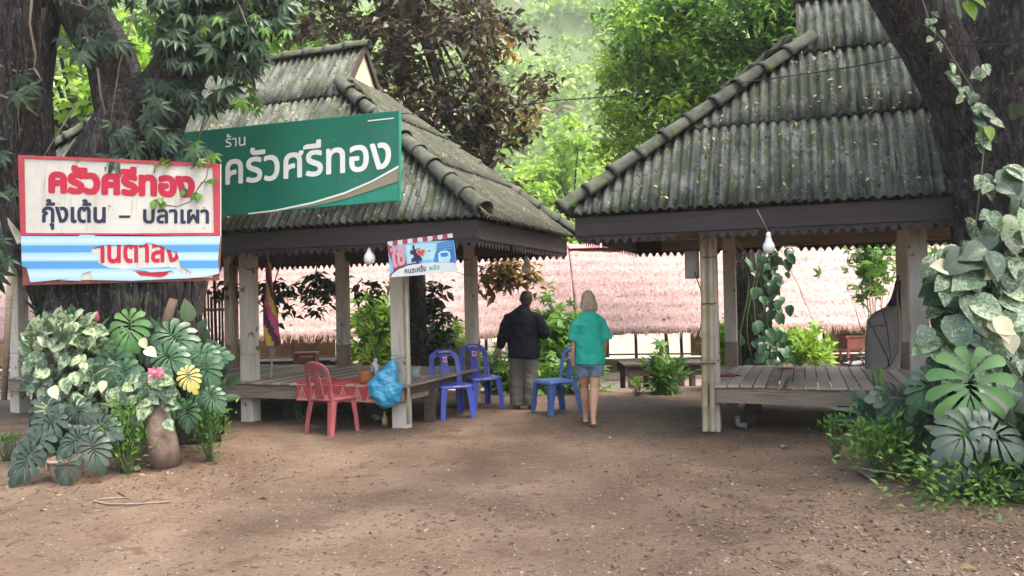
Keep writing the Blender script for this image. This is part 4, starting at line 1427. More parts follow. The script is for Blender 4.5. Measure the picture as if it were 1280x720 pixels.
fit(b, '=', zb(578, 332), zb(612, 328), zb(576, 318), M_['ban_navy'], 0.03, clear=0.006)
b.poly('light_blue_badge', [zb(700, 350), zb(730, 325), zb(800, 318), zb(840, 336), zb(850, 400), zb(835, 455), zb(760, 462), zb(705, 452)], M_['ban_cyan'], -0.005, 0.001)
b.poly('blue_badge_mark', [zb(725, 350), zb(800, 340), zb(825, 365), zb(800, 392), zb(735, 395)], M_['ban_deep'], -0.0062, 0.001)
for k, yy in enumerate((225, 248, 272, 300)):
    b.poly('pale_line', [zb(700, yy + 6), zb(868, yy - 14), zb(868, yy - 8), zb(700, yy + 12)], M_['ban_blue'], -0.0035, 0.0005)
fit(b, 'คนละครึ่ง', zb(300, 600), zb(560, 568), zb(292, 516), M_['ban_navy'], 0.025, clear=0.0062)
fit(b, 'พลัส', zb(590, 562), zb(718, 544), zb(588, 494), M_['ban_green'], 0.025, clear=0.0062)
mb = MB()
for pa, pb in (((569, 292), (590, 288)), ((571, 340), (592, 346)), ((566, 318), (590, 325))):
    q = b.o.matrix_world.inverted()
    mb.tube([q @ P(*pa, 9.05), q @ P((pa[0] + pb[0]) / 2, (pa[1] + pb[1]) / 2 + 1, 10.6), q @ P(*pb, 11.4)], 0.004, 5)
mb.build('tie_string', M_['cable'], b.o)

# ------------------------------------------------------------------ lamps, wires, box, poles
def bulb(label, px, py, Y, ptop, s=1.0):
    """py is the middle of the globe"""
    p = P(px, py, Y)
    t = thing('light_bulb', label, 'light bulb', p, 0, 'hanging bulbs')
    mb = MB()
    mb.lathe([(0.0005, -0.085 * s), (0.035 * s, -0.078 * s), (0.062 * s, -0.05 * s), (0.07 * s, -0.01 * s), (0.062 * s, 0.025 * s), (0.042 * s, 0.06 * s), (0.034 * s, 0.09 * s), (0.03 * s, 0.1 * s)], 20)
    mb.build('globe', M_['bulb'], t, True)
    mb = MB()
    mb.lathe([(0.028 * s, 0.098 * s), (0.03 * s, 0.12 * s), (0.024 * s, 0.16 * s), (0.008 * s, 0.17 * s), (0.0005, 0.171 * s)], 14)
    mb.build('socket', M_['bulb'], t, True)
    mb = MB()
    e_ = P(*ptop, Y) - p
    mb.tube([Vector((0, 0, .165 * s)), Vector((0, 0, .165 * s)).lerp(e_, .5) + Vector((0.008, 0, -.01)), e_], 0.006, 6)
    mb.build('cord', M_['cable_grey'], t, True)


bulb('white light bulb hanging under the fascia left of the small banner', 462, 322, lp(-.5, -.8, 2.3).y - .03, (457, 292))
bulb('white light bulb on a long cord under the right pavilion front', 961, 308, rp_(.65, -.8, 2.3).y - .03, (946, 262), .9)
bulb('white light bulb among the yellowing leaves beside the man', 658, 335, 11.6, (655, 312), 1.0)


def cable(name, label, pts, r_=0.008, m='cable', sub=6):
    mb = MB()
    mb.tube(pts, r_, 6)
    o_ = mb.build(name, M_[m], None, True)
    return tag(o_, label, 'cable')


def sagline(px, n=8, sag=0.02):
    out = []
    for i in range(len(px) - 1):
        a, b_ = P(*px[i]), P(*px[i + 1])
        for k in range(n):
            t = k / n
            out.append(a.lerp(b_, t) - Vector((0, 0, sag * 4 * t * (1 - t))))
    out.append(P(*px[-1]))
    return out


cable('overhead_cable', 'thin dark cable strung between the two roofs to the leaning tree', sagline([(440, 150, 11.0), (500, 142, 10.6), (700, 125, 9.8), (1000, 93, 8.6), (1190, 55, 7.3), (1290, 50, 7.0)], 8, .03), .007)
e_ = thing('electric_box', 'grey green metal meter box beside the left post of the right pavilion', 'electrical box', P(865, 331, 9.45), PROT)
mb = MB(); mb.box((0, 0, 0), (.16, .1, .33)); mb.build('case', M_['box_grey'], e_, bevel=.012)
mb = MB(); mb.box((0, -.052, 0), (.13, .012, .29)); mb.build('cover', M_['box_grey'], e_, bevel=.006)
cable('post_cable', 'black cable hanging down the left post of the right pavilion', [P(868, 340, 9.3), P(876, 362, 9.28), P(879, 385, 9.28), P(876, 410, 9.28), P(871, 425, 9.28)], .007)
cable('looped_cable', 'tangled grey cable looped over the posts under the right fascia', [P(874, 302, 9.2), P(890, 292, 9.1), P(905, 296, 9.3), P(922, 303, 9.6), P(932, 318, 10.2), P(928, 330, 10.4)], .012, 'cable_grey')
cable('post_wire', 'thin wire looped round the left pavilion post below the fascia', [P(303, 334, 10.75), P(311, 337, 10.62), P(321, 336, 10.6), P(328, 331, 10.8)], .007)
cable('hanging_wire', 'thin slack wire hanging across the first bay of the left pavilion', sagline([(338, 278, 10.0), (352, 312, 10.2), (368, 338, 10.6), (372, 322, 11)], 5, .02), .005)
for lab, x0, x1, Y, r_, top in (('pale bamboo pole lashed to the post, left of the two', 879, 881.5, 9.2, .035, 292), ('pale bamboo pole lashed to the post, nearest the concrete', 888.5, 891, 9.17, .03, 298)):
    t = thing('bamboo_pole', lab, 'pole', P(x1, 537, Y), 0, 'bamboo poles at the right post')
    mb = MB()
    pts, rr = [], []
    n_ = 9
    for i in range(n_):
        q = P(x1 + (x0 - x1) * i / (n_ - 1), 538 + (top - 538) * i / (n_ - 1), Y) - t.location
        for dz, k in ((-.012, 1.0), (0, 1.13), (.012, 1.0)):
            pts.append(q + Vector((0, 0, dz))); rr.append(r_ * k)
    mb.tube(pts, rr, 10); mb.build('cane', M_['bamboo'], t, True)
    mb = MB()
    for y in (322, 380, 455):
        mb.tube([P(x1 - 4.5, y, Y - .04) - t.location, P(x1 + 4.5, y - 1, Y - .05) - t.location], .006, 5)
    mb.build('lashing_wire', M_['cable'], t)
t = MB(); t.tube([P(511, 530, 9.93), P(509.5, 420, 9.93), P(508, 352, 9.93)], .022, 10)
tag(t.build('conduit_pipe', M_['pvc'], None, True), 'cream plastic conduit running down the post beside the blue sheet', 'pipe')
t = MB(); t.tube([P(5, 500, 11.2), P(9, 420, 11.2), P(14, 330, 11.3)], .04, 8)
tag(t.build('wooden_pole', M_['beam'], None, True), 'thin pale wooden pole leaning at the far left post', 'pole')
t = MB(); t.beam(P(-8, 225, 8.9), P(28, 305, 8.75), .1, .03)
tag(t.build('wooden_batten', M_['concrete'], None), 'pale slanting wooden batten behind the left edge of the white sign', 'batten')
t = MB(); t.tube([P(295, 458, 11.1), P(291, 400, 11.1), P(290, 330, 11.2)], .05, 8)
tag(t.build('bamboo_stake', M_['bamboo'], None, True), 'brown bamboo stakes leaning beside the post near the umbrella', 'pole')

# ------------------------------------------------------------------ chairs
def backrest(slots, style):
    """grid surface with openings; local: seat back edge at y=-0.19"""
    mb = MB()
    nu, nv = 44, 34
    H = 0.44

    def half(v):
        return 0.222 - 0.018 * v - 0.06 * max(0, (v - 0.82) / 0.18) ** 2

    def pos(u, v):
        h = half(v)
        x = u * h
        y = -0.19 - 0.03 * v - 0.06 * v * v - 0.035 * (1 - u * u) * (0.4 + 0.6 * v)
        z = 0.43 + H * v - 0.035 * (abs(u) ** 3) * v
        return (x, y, z)

    def solid(u, v):
        au = abs(u)
        if v < 0.1:
            return au > 0.68 or au < 0.34
        if v > 0.78:
            return not (style == 2 and 0.845 < v < 0.905 and 0.12 < au < 0.5)
        c = 0.34 - 0.16 * v
        if au < c:
            return True
        e_ = 0.7
        r_ = 0.1
        if v > 0.78 - r_:
            d_ = math.hypot(max(0, abs((au - (c + e_) / 2)) - ((e_ - c) / 2 - 0.16)) / 0.16, (v - (0.78 - r_)) / r_)
            return d_ > 1 or au > e_
        return au > e_
    ids = {}
    for i in range(nu):
        for j in range(nv):
            u, v = -1 + 2 * (i + .5) / nu, (j + .5) / nv
            if not solid(u, v):
                continue
            q = []
            for a, b_ in ((i, j), (i + 1, j), (i + 1, j + 1), (i, j + 1)):
                if (a, b_) not in ids:
                    ids[(a, b_)] = len(mb.v)
                    mb.v.append(pos(-1 + 2 * a / nu, b_ / nv))
                q.append(ids[(a, b_)])
            mb.f.append(tuple(q)); mb.m.append(0)
    return mb


def plastic_chair(name, label, m, loc, fwd, group, style=1, seat_m=None):
    rz = math.atan2(-fwd[0], fwd[1])
    t = thing(name, label, 'chair', loc, rz, group)
    t.scale = (1.07, 1.07, 1.05)
    mb = MB()
    n_ = 16
    for i in range(n_ + 1):
        for j in range(n_ + 1):
            u, v = -1 + 2 * i / n_, -1 + 2 * j / n_
            hw2 = 0.222 + 0.014 * v
            k = 1 - 0.1 * (abs(u) ** 6) * (abs(v) ** 6)
            z = 0.435 - 0.018 * (1 - u * u) * (1 - v * v) - (0.03 if max(abs(u), abs(v)) > 0.98 else 0) - 0.012 * max(0, v) ** 4
            mb.v.append((u * hw2 * k, v * 0.22 * k, z))
    for i in range(n_):
        for j in range(n_):
            a = i * (n_ + 1) + j
            mb.f.append((a, a + n_ + 1, a + n_ + 2, a + 1)); mb.m.append(0)
    mb.build('seat', seat_m or m, t, True, solid=.009)
    backrest(None, style).build('backrest', m, t, True, solid=.011)
    for sx_ in (-1, 1):
        for sy_ in (-1, 1):
            mb = MB()
            pts = []
            for z, ox, oy, wd in ((0.0, .235, .235 if sy_ > 0 else .26, .062), (0.2, .225, .22 if sy_ > 0 else .235, .07), (0.36, .212, .205, .082), (0.425, .2, .195, .1)):
                x, y = sx_ * ox, sy_ * oy
                # L section: outer corner with two flanges
                w2, th = wd, .012
                pts.append([(x, y, z), (x - sx_ * w2, y, z), (x - sx_ * w2, y - sy_ * th, z), (x - sx_ * th, y - sy_ * th, z), (x - sx_ * th, y - sy_ * w2, z), (x, y - sy_ * w2, z)])
            vs_ = [p for r_ in pts for p in r_]
            fs_ = [(a * 6 + k, a * 6 + (k + 1) % 6, (a + 1) * 6 + (k + 1) % 6, (a + 1) * 6 + k) for a in range(3) for k in range(6)] + [tuple(range(6)), tuple(range(18, 24))]
            mb.add(vs_, fs_)
            mb.build('leg', m, t, bevel=.004)
    mb = MB()
    for sx_ in (-1, 1):                                        # apron below the seat edge and stiles joining the back
        mb.box((sx_ * .196, 0, .405), (.01, .33, .05))
        mb.tube([(sx_ * .19, -.19, .40), (sx_ * .197, -.196, .45), (sx_ * .193, -.205, .55)], [.018, .016, .012], 8)
    mb.box((0, .196, .408), (.33, .01, .045)); mb.box((0, -.194, .408), (.33, .01, .045))
    mb.build('apron', m, t, bevel=.003)
    if style == 2:
        mb = MB(); mb.box((0, -.222, .735), (.06, .006, .075), Matrix.Rotation(R(11), 3, 'X')); mb.build('sticker', M_['sticker'], t)
        mb = MB(); mb.box((0, -.2165, .737), (.034, .004, .045), Matrix.Rotation(R(11), 3, 'X')); mb.build('sticker_print', M_['sticker_red'], t)
        mb = MB(); mb.box((.0, .203, .408), (.1, .004, .028)); mb.build('seat_sticker', M_['sticker'], t)
        mb = MB()
        for k in range(5):
            mb.box((-.06 + .03 * k, -.262 - .0 , .84 - .004 * abs(k - 2)), (.02, .006, .018), Matrix.Rotation(R(14), 3, 'X'))
        mb.build('moulded_mark', M_['sticker'], t)
    return t


def gnd(px, py, dz=0.0):
    p = G(px, py)
    for _ in range(3):
        p = G(px, py, gz(p.x, p.y))
    return p


c = gnd(416, 540); plastic_chair('plastic_chair', 'faded red plastic chair beside the deck edge', M_['chair_red'], c, (0.55, 0.83), 'plastic chairs', 1).scale = (.98, .98, 1.02)
c = gnd(565, 521); plastic_chair('plastic_chair', 'violet blue plastic chair nearest the deck corner', M_['chair_blue'], c, (0.42, -0.9), 'plastic chairs', 2)
c = gnd(602, 509); plastic_chair('plastic_chair', 'violet blue plastic chair standing nearer the man', M_['chair_blue'], c, (0.45, -0.89), 'plastic chairs', 2)
c = gnd(695, 516); plastic_chair('plastic_chair', 'blue green plastic chair between the man and the woman', M_['chair_blue2'], c, (-0.88, -0.48), 'plastic chairs', 2)

# ------------------------------------------------------------------ plants
def leafset(name, tpl, items, material, parent):
    """items: (px, py, depth, size, angle in the picture plane in degrees, tilt towards the viewer)"""
    o_ = np.array(parent.location)
    ps, dr, nr, sz = [], [], [], []
    for (x, y, Y, s, ang, tilt) in items:
        a = R(ang)
        ps.append(np.array(P(x, y, Y)) - o_)
        d_ = np.array([math.cos(a), -0.25 - 0.3 * tilt, math.sin(a)])
        dr.append(d_)
        nr.append([rng.normal(0, .25), -1.0, 0.35 + rng.uniform(0, .5)])
        sz.append(s)
    return leaves(name, tpl, ps, dr, nr, sz, material, parent)


def stems(name, parent, root_pts, tips, r_, m, bow=.15):
    mb = MB()
    o_ = Vector(parent.location)
    for k, t in enumerate(tips):
        a = Vector(root_pts[k % len(root_pts)]) - o_
        b_ = Vector(t) - o_
        mid = a.lerp(b_, .55) + Vector((rng.normal(0, .04), rng.normal(0, .03), (b_ - a).length * bow))
        mb.tube([a, a.lerp(mid, .55), mid, mid.lerp(b_, .6), b_], [r_, r_ * .9, r_ * .8, r_ * .65, r_ * .5], 6)
    return mb.build(name, m, parent, True)


def bush(name, label, px, py, Y, rx, rz, n_, size, tpl, key, base_py, group=None, ry=None, stemkey='stem', cat='plant', zbase=None):
    c = P(px, py, Y)
    b_ = Vector((c.x, Y, gz(c.x, Y) if zbase is None else zbase))
    t = thing(name, label, cat, b_, 0, group)
    ps = rng.normal(0, .45, (n_, 3)) * np.array([rx, ry or rx * .8, rz]) + np.array(c)
    ps[:, 2] = np.maximum(ps[:, 2], b_.z + .02)
    d_ = ps - np.array([b_.x, b_.y, b_.z + rz * .3])
    d_ = norm(d_) + rng.normal(0, .45, (n_, 3))
    nr = unrm(n_, .5); nr[:, 1] -= .5
    leaves('leaves', tpl, ps - np.array(b_), d_, nr, rng.uniform(.6, 1.25, n_) * size, M_[key], t)
    tips = ps[rng.choice(n_, min(14, n_), replace=False)]
    stems('stem', t, [b_ + Vector((rng.normal(0, .03), rng.normal(0, .03), -.03)) for _ in range(4)], tips, .007, M_[stemkey], .05)
    return t


# --- left planted clump round the big tree
YP = 7.75
def pot(name, label, px, py, Y, r_, h, m, broken=False):
    p = gnd(px, py)
    t = thing(name, label, 'plant pot', (p.x, p.y, p.z - .02), rng.uniform(0, 3), 'plant pots')
    mb = MB()
    prof = [(r_ * .66, 0), (r_ * .8, h * .25), (r_ * .95, h * .65), (r_ * .98, h * .86), (r_ * 1.1, h * .87), (r_ * 1.1, h), (r_ * .98, h), (r_ * .9, h * .8), (r_ * .3, h * .78), (0.001, h * .78)]
    mb.lathe(prof, 24)
    mb.build('pot_body', m, t, True)
    return t


pot('plant_pot', 'grey cement pot holding the big variegated plant', 122, 570, YP, .25, .36, M_['pot_grey'])
pot('plant_pot', 'round clay pot with the small split leaved plant', 240, 551, YP, .14, .22, M_['terracotta'])
pot('plant_pot', 'small clay pot under the dusty grey leaves', 84, 597, YP, .16, .2, M_['terracotta'])
pot('plant_pot', 'dark cement pot tucked behind the log', 172, 568, YP, .16, .3, M_['pot_grey'])
t = MB()
t.tube([gnd(207, 578) + Vector((0, 0, -.08)), P(203, 555, 7.45), P(196, 525, 7.5), P(190, 500, 7.6)], [.145, .13, .125, .12], 14, jit=.18, seed=5)
tag(t.build('log_stump', plain('pale brown log bark', (.16, .115, .09), .9, .35, 9, bump=.6), None, True), 'pale brown upright log with cut top in the plant clump', 'log')
t = MB()
t.tube([P(203, 425, 8.0), P(209, 398, 8.0), P(217, 374, 8.0)], [.05, .045, .04], 10, jit=.15)
tag(t.build('branch_stub', M_['twig'], None, True), 'cut brown branch stub sticking up above the split leaves', 'branch')

t = thing('variegated_plant', 'big cream and green heart leaved plant spilling over its grey pot', 'plant', gnd(122, 568))
its = []
for _ in range(420):
    a, q = rng.uniform(0, 2 * math.pi), math.sqrt(rng.uniform(.02, 1))
    cx_, cy_, rx_, ry_ = [(90, 455, 58, 60), (125, 490, 52, 40), (80, 420, 42, 26)][rng.integers(3)]
    x, y = cx_ + q * math.cos(a) * rx_, cy_ + q * math.sin(a) * ry_
    its.append((x, y, 7.55 + rng.uniform(0, .35) + .25 * q, rng.uniform(.09, .17), math.degrees(math.atan2(-(y - 440), x - 100)) * .5 - 45 + rng.normal(0, 50), .4))
leafset('leaves', T_HEART, its, M_['pothos'], t)
leafset('pale_leaves', T_HEART, [(52, 505, 7.3, .15, -80, .4), (66, 485, 7.3, .12, -60, .4), (130, 478, 7.3, .1, -100, .4), (178, 425, 7.4, .1, -60, .3), (184, 437, 7.4, .12, -30, .3)], M_['cream_leaf'], t)
stems('stem', t, [gnd(122, 566) + Vector((0, 0, .3))], [P(i[0], i[1], i[2] + .05) for i in its[::14]], .007, M_['stem'])

t = thing('variegated_plant', 'small variegated plant spreading over the top of the log', 'plant', P(190, 503, 7.6))
its = [(rng.normal(188, 17), rng.normal(492, 14), 7.35 + rng.uniform(0, .3), rng.uniform(.1, .19), rng.uniform(-160, 0), .5) for _ in range(46)]
leafset('leaves', T_HEART, its, M_['pothos'], t)
stems('stem', t, [P(190, 505, 7.6)], [P(i[0], i[1], i[2] + .04) for i in its[::5]], .006, M_['stem'])

t = thing('split_leaf_plant', 'tall split leaved monstera with upright dark green leaves behind the log', 'plant', gnd(180, 560))
its = [(163, 393, 7.8, .4, -88, .3), (206, 412, 7.9, .42, -35, .3), (146, 440, 7.7, .42, -100, .3), (155, 455, 7.6, .34, -75, .4), (200, 440, 7.7, .34, -25, .4), (215, 425, 8.0, .28, -30, .3),
       (120, 425, 7.9, .3, 170, .2), (232, 445, 7.8, .36, -70, .4), (175, 470, 7.8, .3, -110, .4), (200, 462, 7.8, .26, -60, .4)]
leafset('leaves', T_MON, its[1:], M_['monstera'], t)
leafset('bright_leaf', T_MON, its[:1], M_['monstera_light'], t)
stems('stem', t, [gnd(180, 562), gnd(190, 562), gnd(172, 562)], [P(i[0], i[1], i[2] + .03) for i in its], .013, M_['stem'], .1)
t = thing('split_leaf_plant', 'dark fan leaved monstera over the round clay pot with one yellow leaf', 'plant', gnd(240, 546))
its = [(244, 440, 7.8, .28, -20, .3), (252, 450, 7.7, .3, -60, .4), (254, 447, 7.9, .28, 5, .2), (250, 470, 7.7, .3, -80, .4), (236, 505, 7.5, .24, -90, .5), (226, 500, 7.6, .24, -130, .5), (258, 490, 7.6, .24, -40, .4), (222, 455, 7.8, .3, -120, .3)]
leafset('leaves', T_MON, its, M_['monstera'], t)
leafset('yellow_leaf', T_MON, [(232, 462, 7.4, .22, -62, .3)], M_['straw_yellow'], t)
stems('stem', t, [gnd(240, 545) + Vector((0, 0, .15))], [P(i[0], i[1], i[2] + .03) for i in its], .01, M_['stem'], .12)
t = thing('split_leaf_plant', 'dusty grey green monstera drooping low at the left foot of the clump', 'plant', gnd(84, 590))
its = [(58, 500, 7.3, .32, -80, .4), (78, 520, 7.2, .34, -150, .4), (60, 540, 7.15, .36, -130, .5), (112, 548, 7.1, .3, -60, .5), (105, 540, 7.15, .28, -140, .5), (85, 570, 7.05, .26, -90, .5), (46, 560, 7.1, .34, -125, .5), (120, 530, 7.2, .26, -20, .4), (90, 505, 7.3, .26, -40, .4)]
leafset('leaves', T_MON, its, M_['monstera_grey'], t)
stems('stem', t, [gnd(84, 588) + Vector((0, 0, .12))], [P(i[0], i[1], i[2] + .03) for i in its], .01, M_['stem'], .12)
t = thing('strap_leaf_plant', 'strap leaved plant with a pink flower bud at the top of the clump', 'plant', P(117, 440, 8.0))
its = [(118, 432, 8.0, .3, a_, .2) for a_ in (150, 125, 100, 75, 50, 25, 165, -20)]
leafset('leaves', T_STRAP, its, M_['leaf_green'], t)
leafset('flower', T_HEART, [(121, 400, 7.9, .09, 80, .1), (122, 398, 7.92, .08, 95, .1)], M_['flower'], t)
stems('stem', t, [gnd(118, 560)], [P(118, 434, 8.0), P(121, 402, 7.92)], .01, M_['stem'], .02)
t = thing('pink_flower', 'pink blossom cluster on a thin stalk in front of the dark leaves', 'flower', P(195, 478, 7.4))
its = [(rng.normal(196, 4.5), rng.normal(466, 3.5), 7.3 + rng.uniform(-.04, .04), .035, rng.uniform(0, 360), .3) for _ in range(34)]
leafset('petals', T_HEART, its, M_['flower'], t)
stems('stalk', t, [P(190, 500, 7.5), P(175, 470, 7.5)], [P(195, 470, 7.34), P(192, 467, 7.34)], .006, M_['stem'], .05)
bush('leafy_bush', 'bright green small leaved bush beside the log', 157, 540, 7.35, .21, .3, 620, .062, T_LEAF, 'leaf_green', 0)
bush('leafy_bush', 'bright green small leaved bush right of the round clay pot', 262, 528, 7.75, .17, .28, 420, .06, T_LEAF, 'leaf_green', 0)
bush('leafy_bush', 'small green tuft on bare soil at the far left', 10, 548, 8.1, .13, .05, 90, .05, T_LEAF, 'leaf_green', 0)
bush('leafy_bush', 'dark bushy plant behind the split leaves against the trunk', 215, 470, 8.3, .45, .45, 330, .2, T_HEART, 'leaf_dark', 0)
bush('leafy_bush', 'dark low foliage behind the grey pot', 118, 520, 8.15, .36, .42, 260, .2, T_HEART, 'leaf_dark', 0)
bush('leafy_bush', 'grassy dark plant under the left end of the white sign', 62, 400, 9.0, .2, .3, 70, .3, T_STRAP, 'leaf_dark', 0)
bush('leafy_bush', 'small pale leaved weed under the left deck', 378, 512, 10.6, .12, .1, 60, .09, T_LEAF, 'monstera_grey', 0)

# --- right planted clump
t = thing('variegated_climber', 'large variegated heart leaved climber hugging the leaning right trunk', 'climbing plant', gnd(1240, 560))
its = []
for (x0, y0, x1, y1, cnt) in ((1172, 305, 1235, 365, 24), (1160, 355, 1225, 420, 30), (1195, 320, 1290, 480, 95), (1225, 265, 1300, 345, 36), (1245, 200, 1300, 285, 16), (1225, 440, 1300, 520, 34), (1165, 395, 1240, 470, 30)):
    for _ in range(cnt):
        its.append((rng.uniform(x0, x1), rng.uniform(y0, y1), 6.75 + rng.uniform(-.3, .35), rng.uniform(.12, .29), rng.uniform(-165, -15), rng.uniform(.1, .8)))
leafset('leaves', T_HEART, its, M_['pothos_green'], t)
leafset('pale_leaves', T_HEART, [(rng.uniform(1165, 1275), rng.uniform(325, 480), 6.55 + rng.uniform(-.1, .2), rng.uniform(.14, .26), rng.uniform(-150, -30), .4) for _ in range(26)], M_['pothos'], t)
leafset('cream_leaves', T_HEART, [(1238, 405, 6.4, .2, -20, .3), (1248, 400, 6.38, .2, -70, .3), (1262, 420, 6.4, .15, -90, .3), (1185, 335, 6.5, .17, 170, .3)], M_['cream_leaf'], t)
leafset('pale_green_leaves', T_HEART, [(1262, 212, 6.6, .2, -35, .3), (1268, 275, 6.6, .22, -130, .3), (1260, 300, 6.6, .2, -60, .3)], M_['pothos'], t)
stems('stem', t, [gnd(1240, 560), gnd(1225, 560)], [P(i[0], i[1], i[2] + .06) for i in its[::6]], .012, M_['stem'], .04)
t = thing('small_climber', 'small scattered creeper leaves on the dark bark of the leaning trunk', 'climbing plant', P(1222, 300, 7.1))
its = [(x + rng.normal(0, 5), y + rng.normal(0, 6), 7.03 + rng.uniform(-.03, .03), s_, rng.uniform(-150, -30), .2) for x, y, s_, c_ in
       ((1228, 88, .1, 0), (1190, 90, .09, 0), (1204, 115, .07, 0), (1222, 132, .12, 0), (1228, 160, .12, 0), (1232, 165, .1, 0), (1230, 228, .13, 0), (1238, 232, .12, 0), (1216, 278, .1, 0), (1218, 300, .1, 0), (1168, 45, .07, 0), (1165, 20, .07, 0)) for _ in range(5)]
leafset('leaves', T_HEART, its, M_['pothos'], t)
leafset('lime_leaves', T_HEART, [(1208, 5, 7.0, .17, -70, .3), (1216, -2, 7.0, .14, -40, .3), (1234, 160, 7.0, .13, -80, .3)], M_['leaf_lime'], t)
mb = MB()
mb.tube([P(x, y, 7.08) - t.location for x, y in ((1150, -10), (1165, 35), (1180, 52), (1190, 70), (1215, 110), (1232, 165), (1225, 235), (1218, 300))], .006, 5)
mb.build('stem', M_['vinestem'], t, True)
t = thing('split_leaf_plant', 'huge light green split leaf standing highest in the right clump', 'plant', gnd(1235, 590))
its = [(1205, 462, 6.2, .46, -110, .3), (1222, 468, 6.25, .44, -50, .3)]
leafset('leaves', T_MON, [(1212, 448, 6.2, .62, -100, .3)], M_['monstera_light'], t)
leafset('darker_leaves', T_MON, [(1245, 500, 6.4, .4, -60, .3), (1168, 470, 6.6, .34, -130, .3)], M_['monstera'], t)
stems('stem', t, [gnd(1235, 588)], [P(1212, 450, 6.25), P(1245, 502, 6.43), P(1170, 472, 6.65)], .014, M_['stem'], .06)
t = thing('split_leaf_plant', 'wide dusty grey green split leaves spread below the light green leaf', 'plant', gnd(1215, 608))
its = [(1222, 528, 6.0, .42, -150, .5), (1220, 530, 6.0, .4, -30, .5), (1200, 556, 6.05, .34, -120, .5), (1228, 562, 6.05, .32, -70, .5), (1262, 545, 6.1, .32, -20, .4)]
leafset('leaves', T_MON, its, M_['monstera_grey'], t)
stems('stem', t, [gnd(1215, 606)], [P(i[0], i[1], i[2] + .03) for i in its], .012, M_['stem'], .1)
t = thing('split_leaf_plant', 'blue grey split leaved plant between the deck and the mossy stones', 'plant', gnd(1140, 560))
its = [(1142, 490, 6.9, .36, -120, .4), (1138, 492, 6.9, .34, -40, .4), (1130, 500, 6.85, .32, 170, .4), (1150, 520, 6.7, .32, -80, .4), (1125, 530, 6.75, .26, -110, .4), (1160, 505, 6.8, .3, -20, .4)]
leafset('leaves', T_MON, its, M_['monstera_grey'], t)
stems('stem', t, [gnd(1140, 560)], [P(i[0], i[1], i[2] + .03) for i in its], .01, M_['stem'], .12)
t = thing('strap_leaf_plant', 'upright strap leaved plant against the right deck edge', 'plant', gnd(1100, 545))
its = [(1100, 525, 7.2, .42, 95, .0), (1100, 525, 7.2, .42, 80, .1), (1100, 525, 7.15, .4, 150, .3), (1100, 525, 7.15, .4, 170, .4), (1098, 525, 7.15, .38, 130, .3), (1102, 525, 7.15, .38, 40, .3), (1102, 527, 7.1, .36, 15, .4), (1098, 527, 7.1, .36, -170, .5)]
leafset('leaves', T_STRAP, its, M_['monstera'], t)
leafset('pale_leaf', T_STRAP, [(1101, 527, 7.05, .45, 92, .1)], M_['leaf_green'], t)
leafset('broad_leaves', T_HEART, [(1090, 507, 7.1, .2, -115, .3), (1082, 520, 7.1, .18, -100, .4), (1072, 490, 7.2, .16, -90, .4)], M_['monstera_grey'], t)
stems('stem', t, [gnd(1100, 547)], [P(1100, 522, 7.2), P(1085, 505, 7.12), P(1078, 520, 7.12), P(1062, 488, 7.22)], .012, M_['stem'], .1)
bush('leafy_bush', 'light green small leaved bush spilling over stones at the front of the right clump', 1103, 552, 6.75, .3, .24, 700, .075, T_LEAF, 'leaf_green', 0)
bush('leafy_bush', 'pale sprawling runner weed left of the right clump', 1045, 530, 7.5, .2, .08, 80, .07, T_LEAF, 'leaf_green', 0)
bush('leafy_bush', 'low mixed green weeds along the bottom edge of the right clump', 1215, 600, 6.0, .6, .22, 800, .07, T_LEAF, 'leaf_green', 0)
bush('leafy_bush', 'dark leafy undergrowth behind the grey split leaves', 1225, 545, 6.75, .55, .5, 300, .2, T_HEART, 'leaf_dark', 0)
bush('leafy_bush', 'dark heart leaved plant at the far right edge of the clump', 1275, 570, 6.2, .4, .4, 130, .22, T_HEART, 'leaf_dark', 0)

# --- plants behind the pavilions
for lab, x, y, Y, rx, rz, n_, sz_, tp, key in (
        ('bright lime papaya like shrub behind the left deck', 474, 425, 16.2, .5, .8, 360, .24, T_PALM, 'leaf_lime'),
        ('bright green shrubs beside the blue barrel', 555, 440, 14.2, .5, .4, 300, .16, T_PALM, 'leaf_lime'),
        ('bright broad leaved plant behind the right deck', 1000, 437, 13.6, .55, .3, 170, .18, T_SPRIG, 'leaf_lime'),
        ('lime plant peeking between the two right posts', 912, 445, 13.4, .3, .5, 110, .24, T_SPRIG, 'leaf_lime'),
        ('green and white leaved shrub between the man and the woman', 692, 425, 14.2, .5, .65, 380, .17, T_SPRIG, 'leaf_green'),
        ('low green shrub behind the blue chairs', 632, 468, 13.6, .5, .36, 300, .15, T_SPRIG, 'leaf_green'),
        ('low dense green shrub behind the blue green chair', 705, 475, 13.4, .55, .36, 340, .15, T_SPRIG, 'leaf_green'),
        ('small plant with pale leaves growing by the dark wooden bench', 829, 472, 12.9, .22, .4, 120, .16, T_SPRIG, 'leaf_green'),
        ('tiny sprout on the bank edge right of the woman', 797, 482, 12.6, .1, .08, 26, .12, T_LEAF, 'leaf_lime'),
        ('tall stemmed sprout above the dark wooden bench', 827, 438, 13.0, .08, .12, 18, .14, T_LEAF, 'leaf_lime'),
        ('green foliage hanging behind the grey folded parasol', 1090, 330, 14.5, .5, .7, 170, .17, T_SPRIG, 'leaf_green'),
        ('green shrub at the far right behind the deck', 1180, 340, 14.5, .5, .5, 110, .17, T_SPRIG, 'leaf_green')):
    bush('green_shrub', lab, x, y, Y, rx, rz, n_, sz_, tp, key, 0, 'shrubs behind the pavilions')

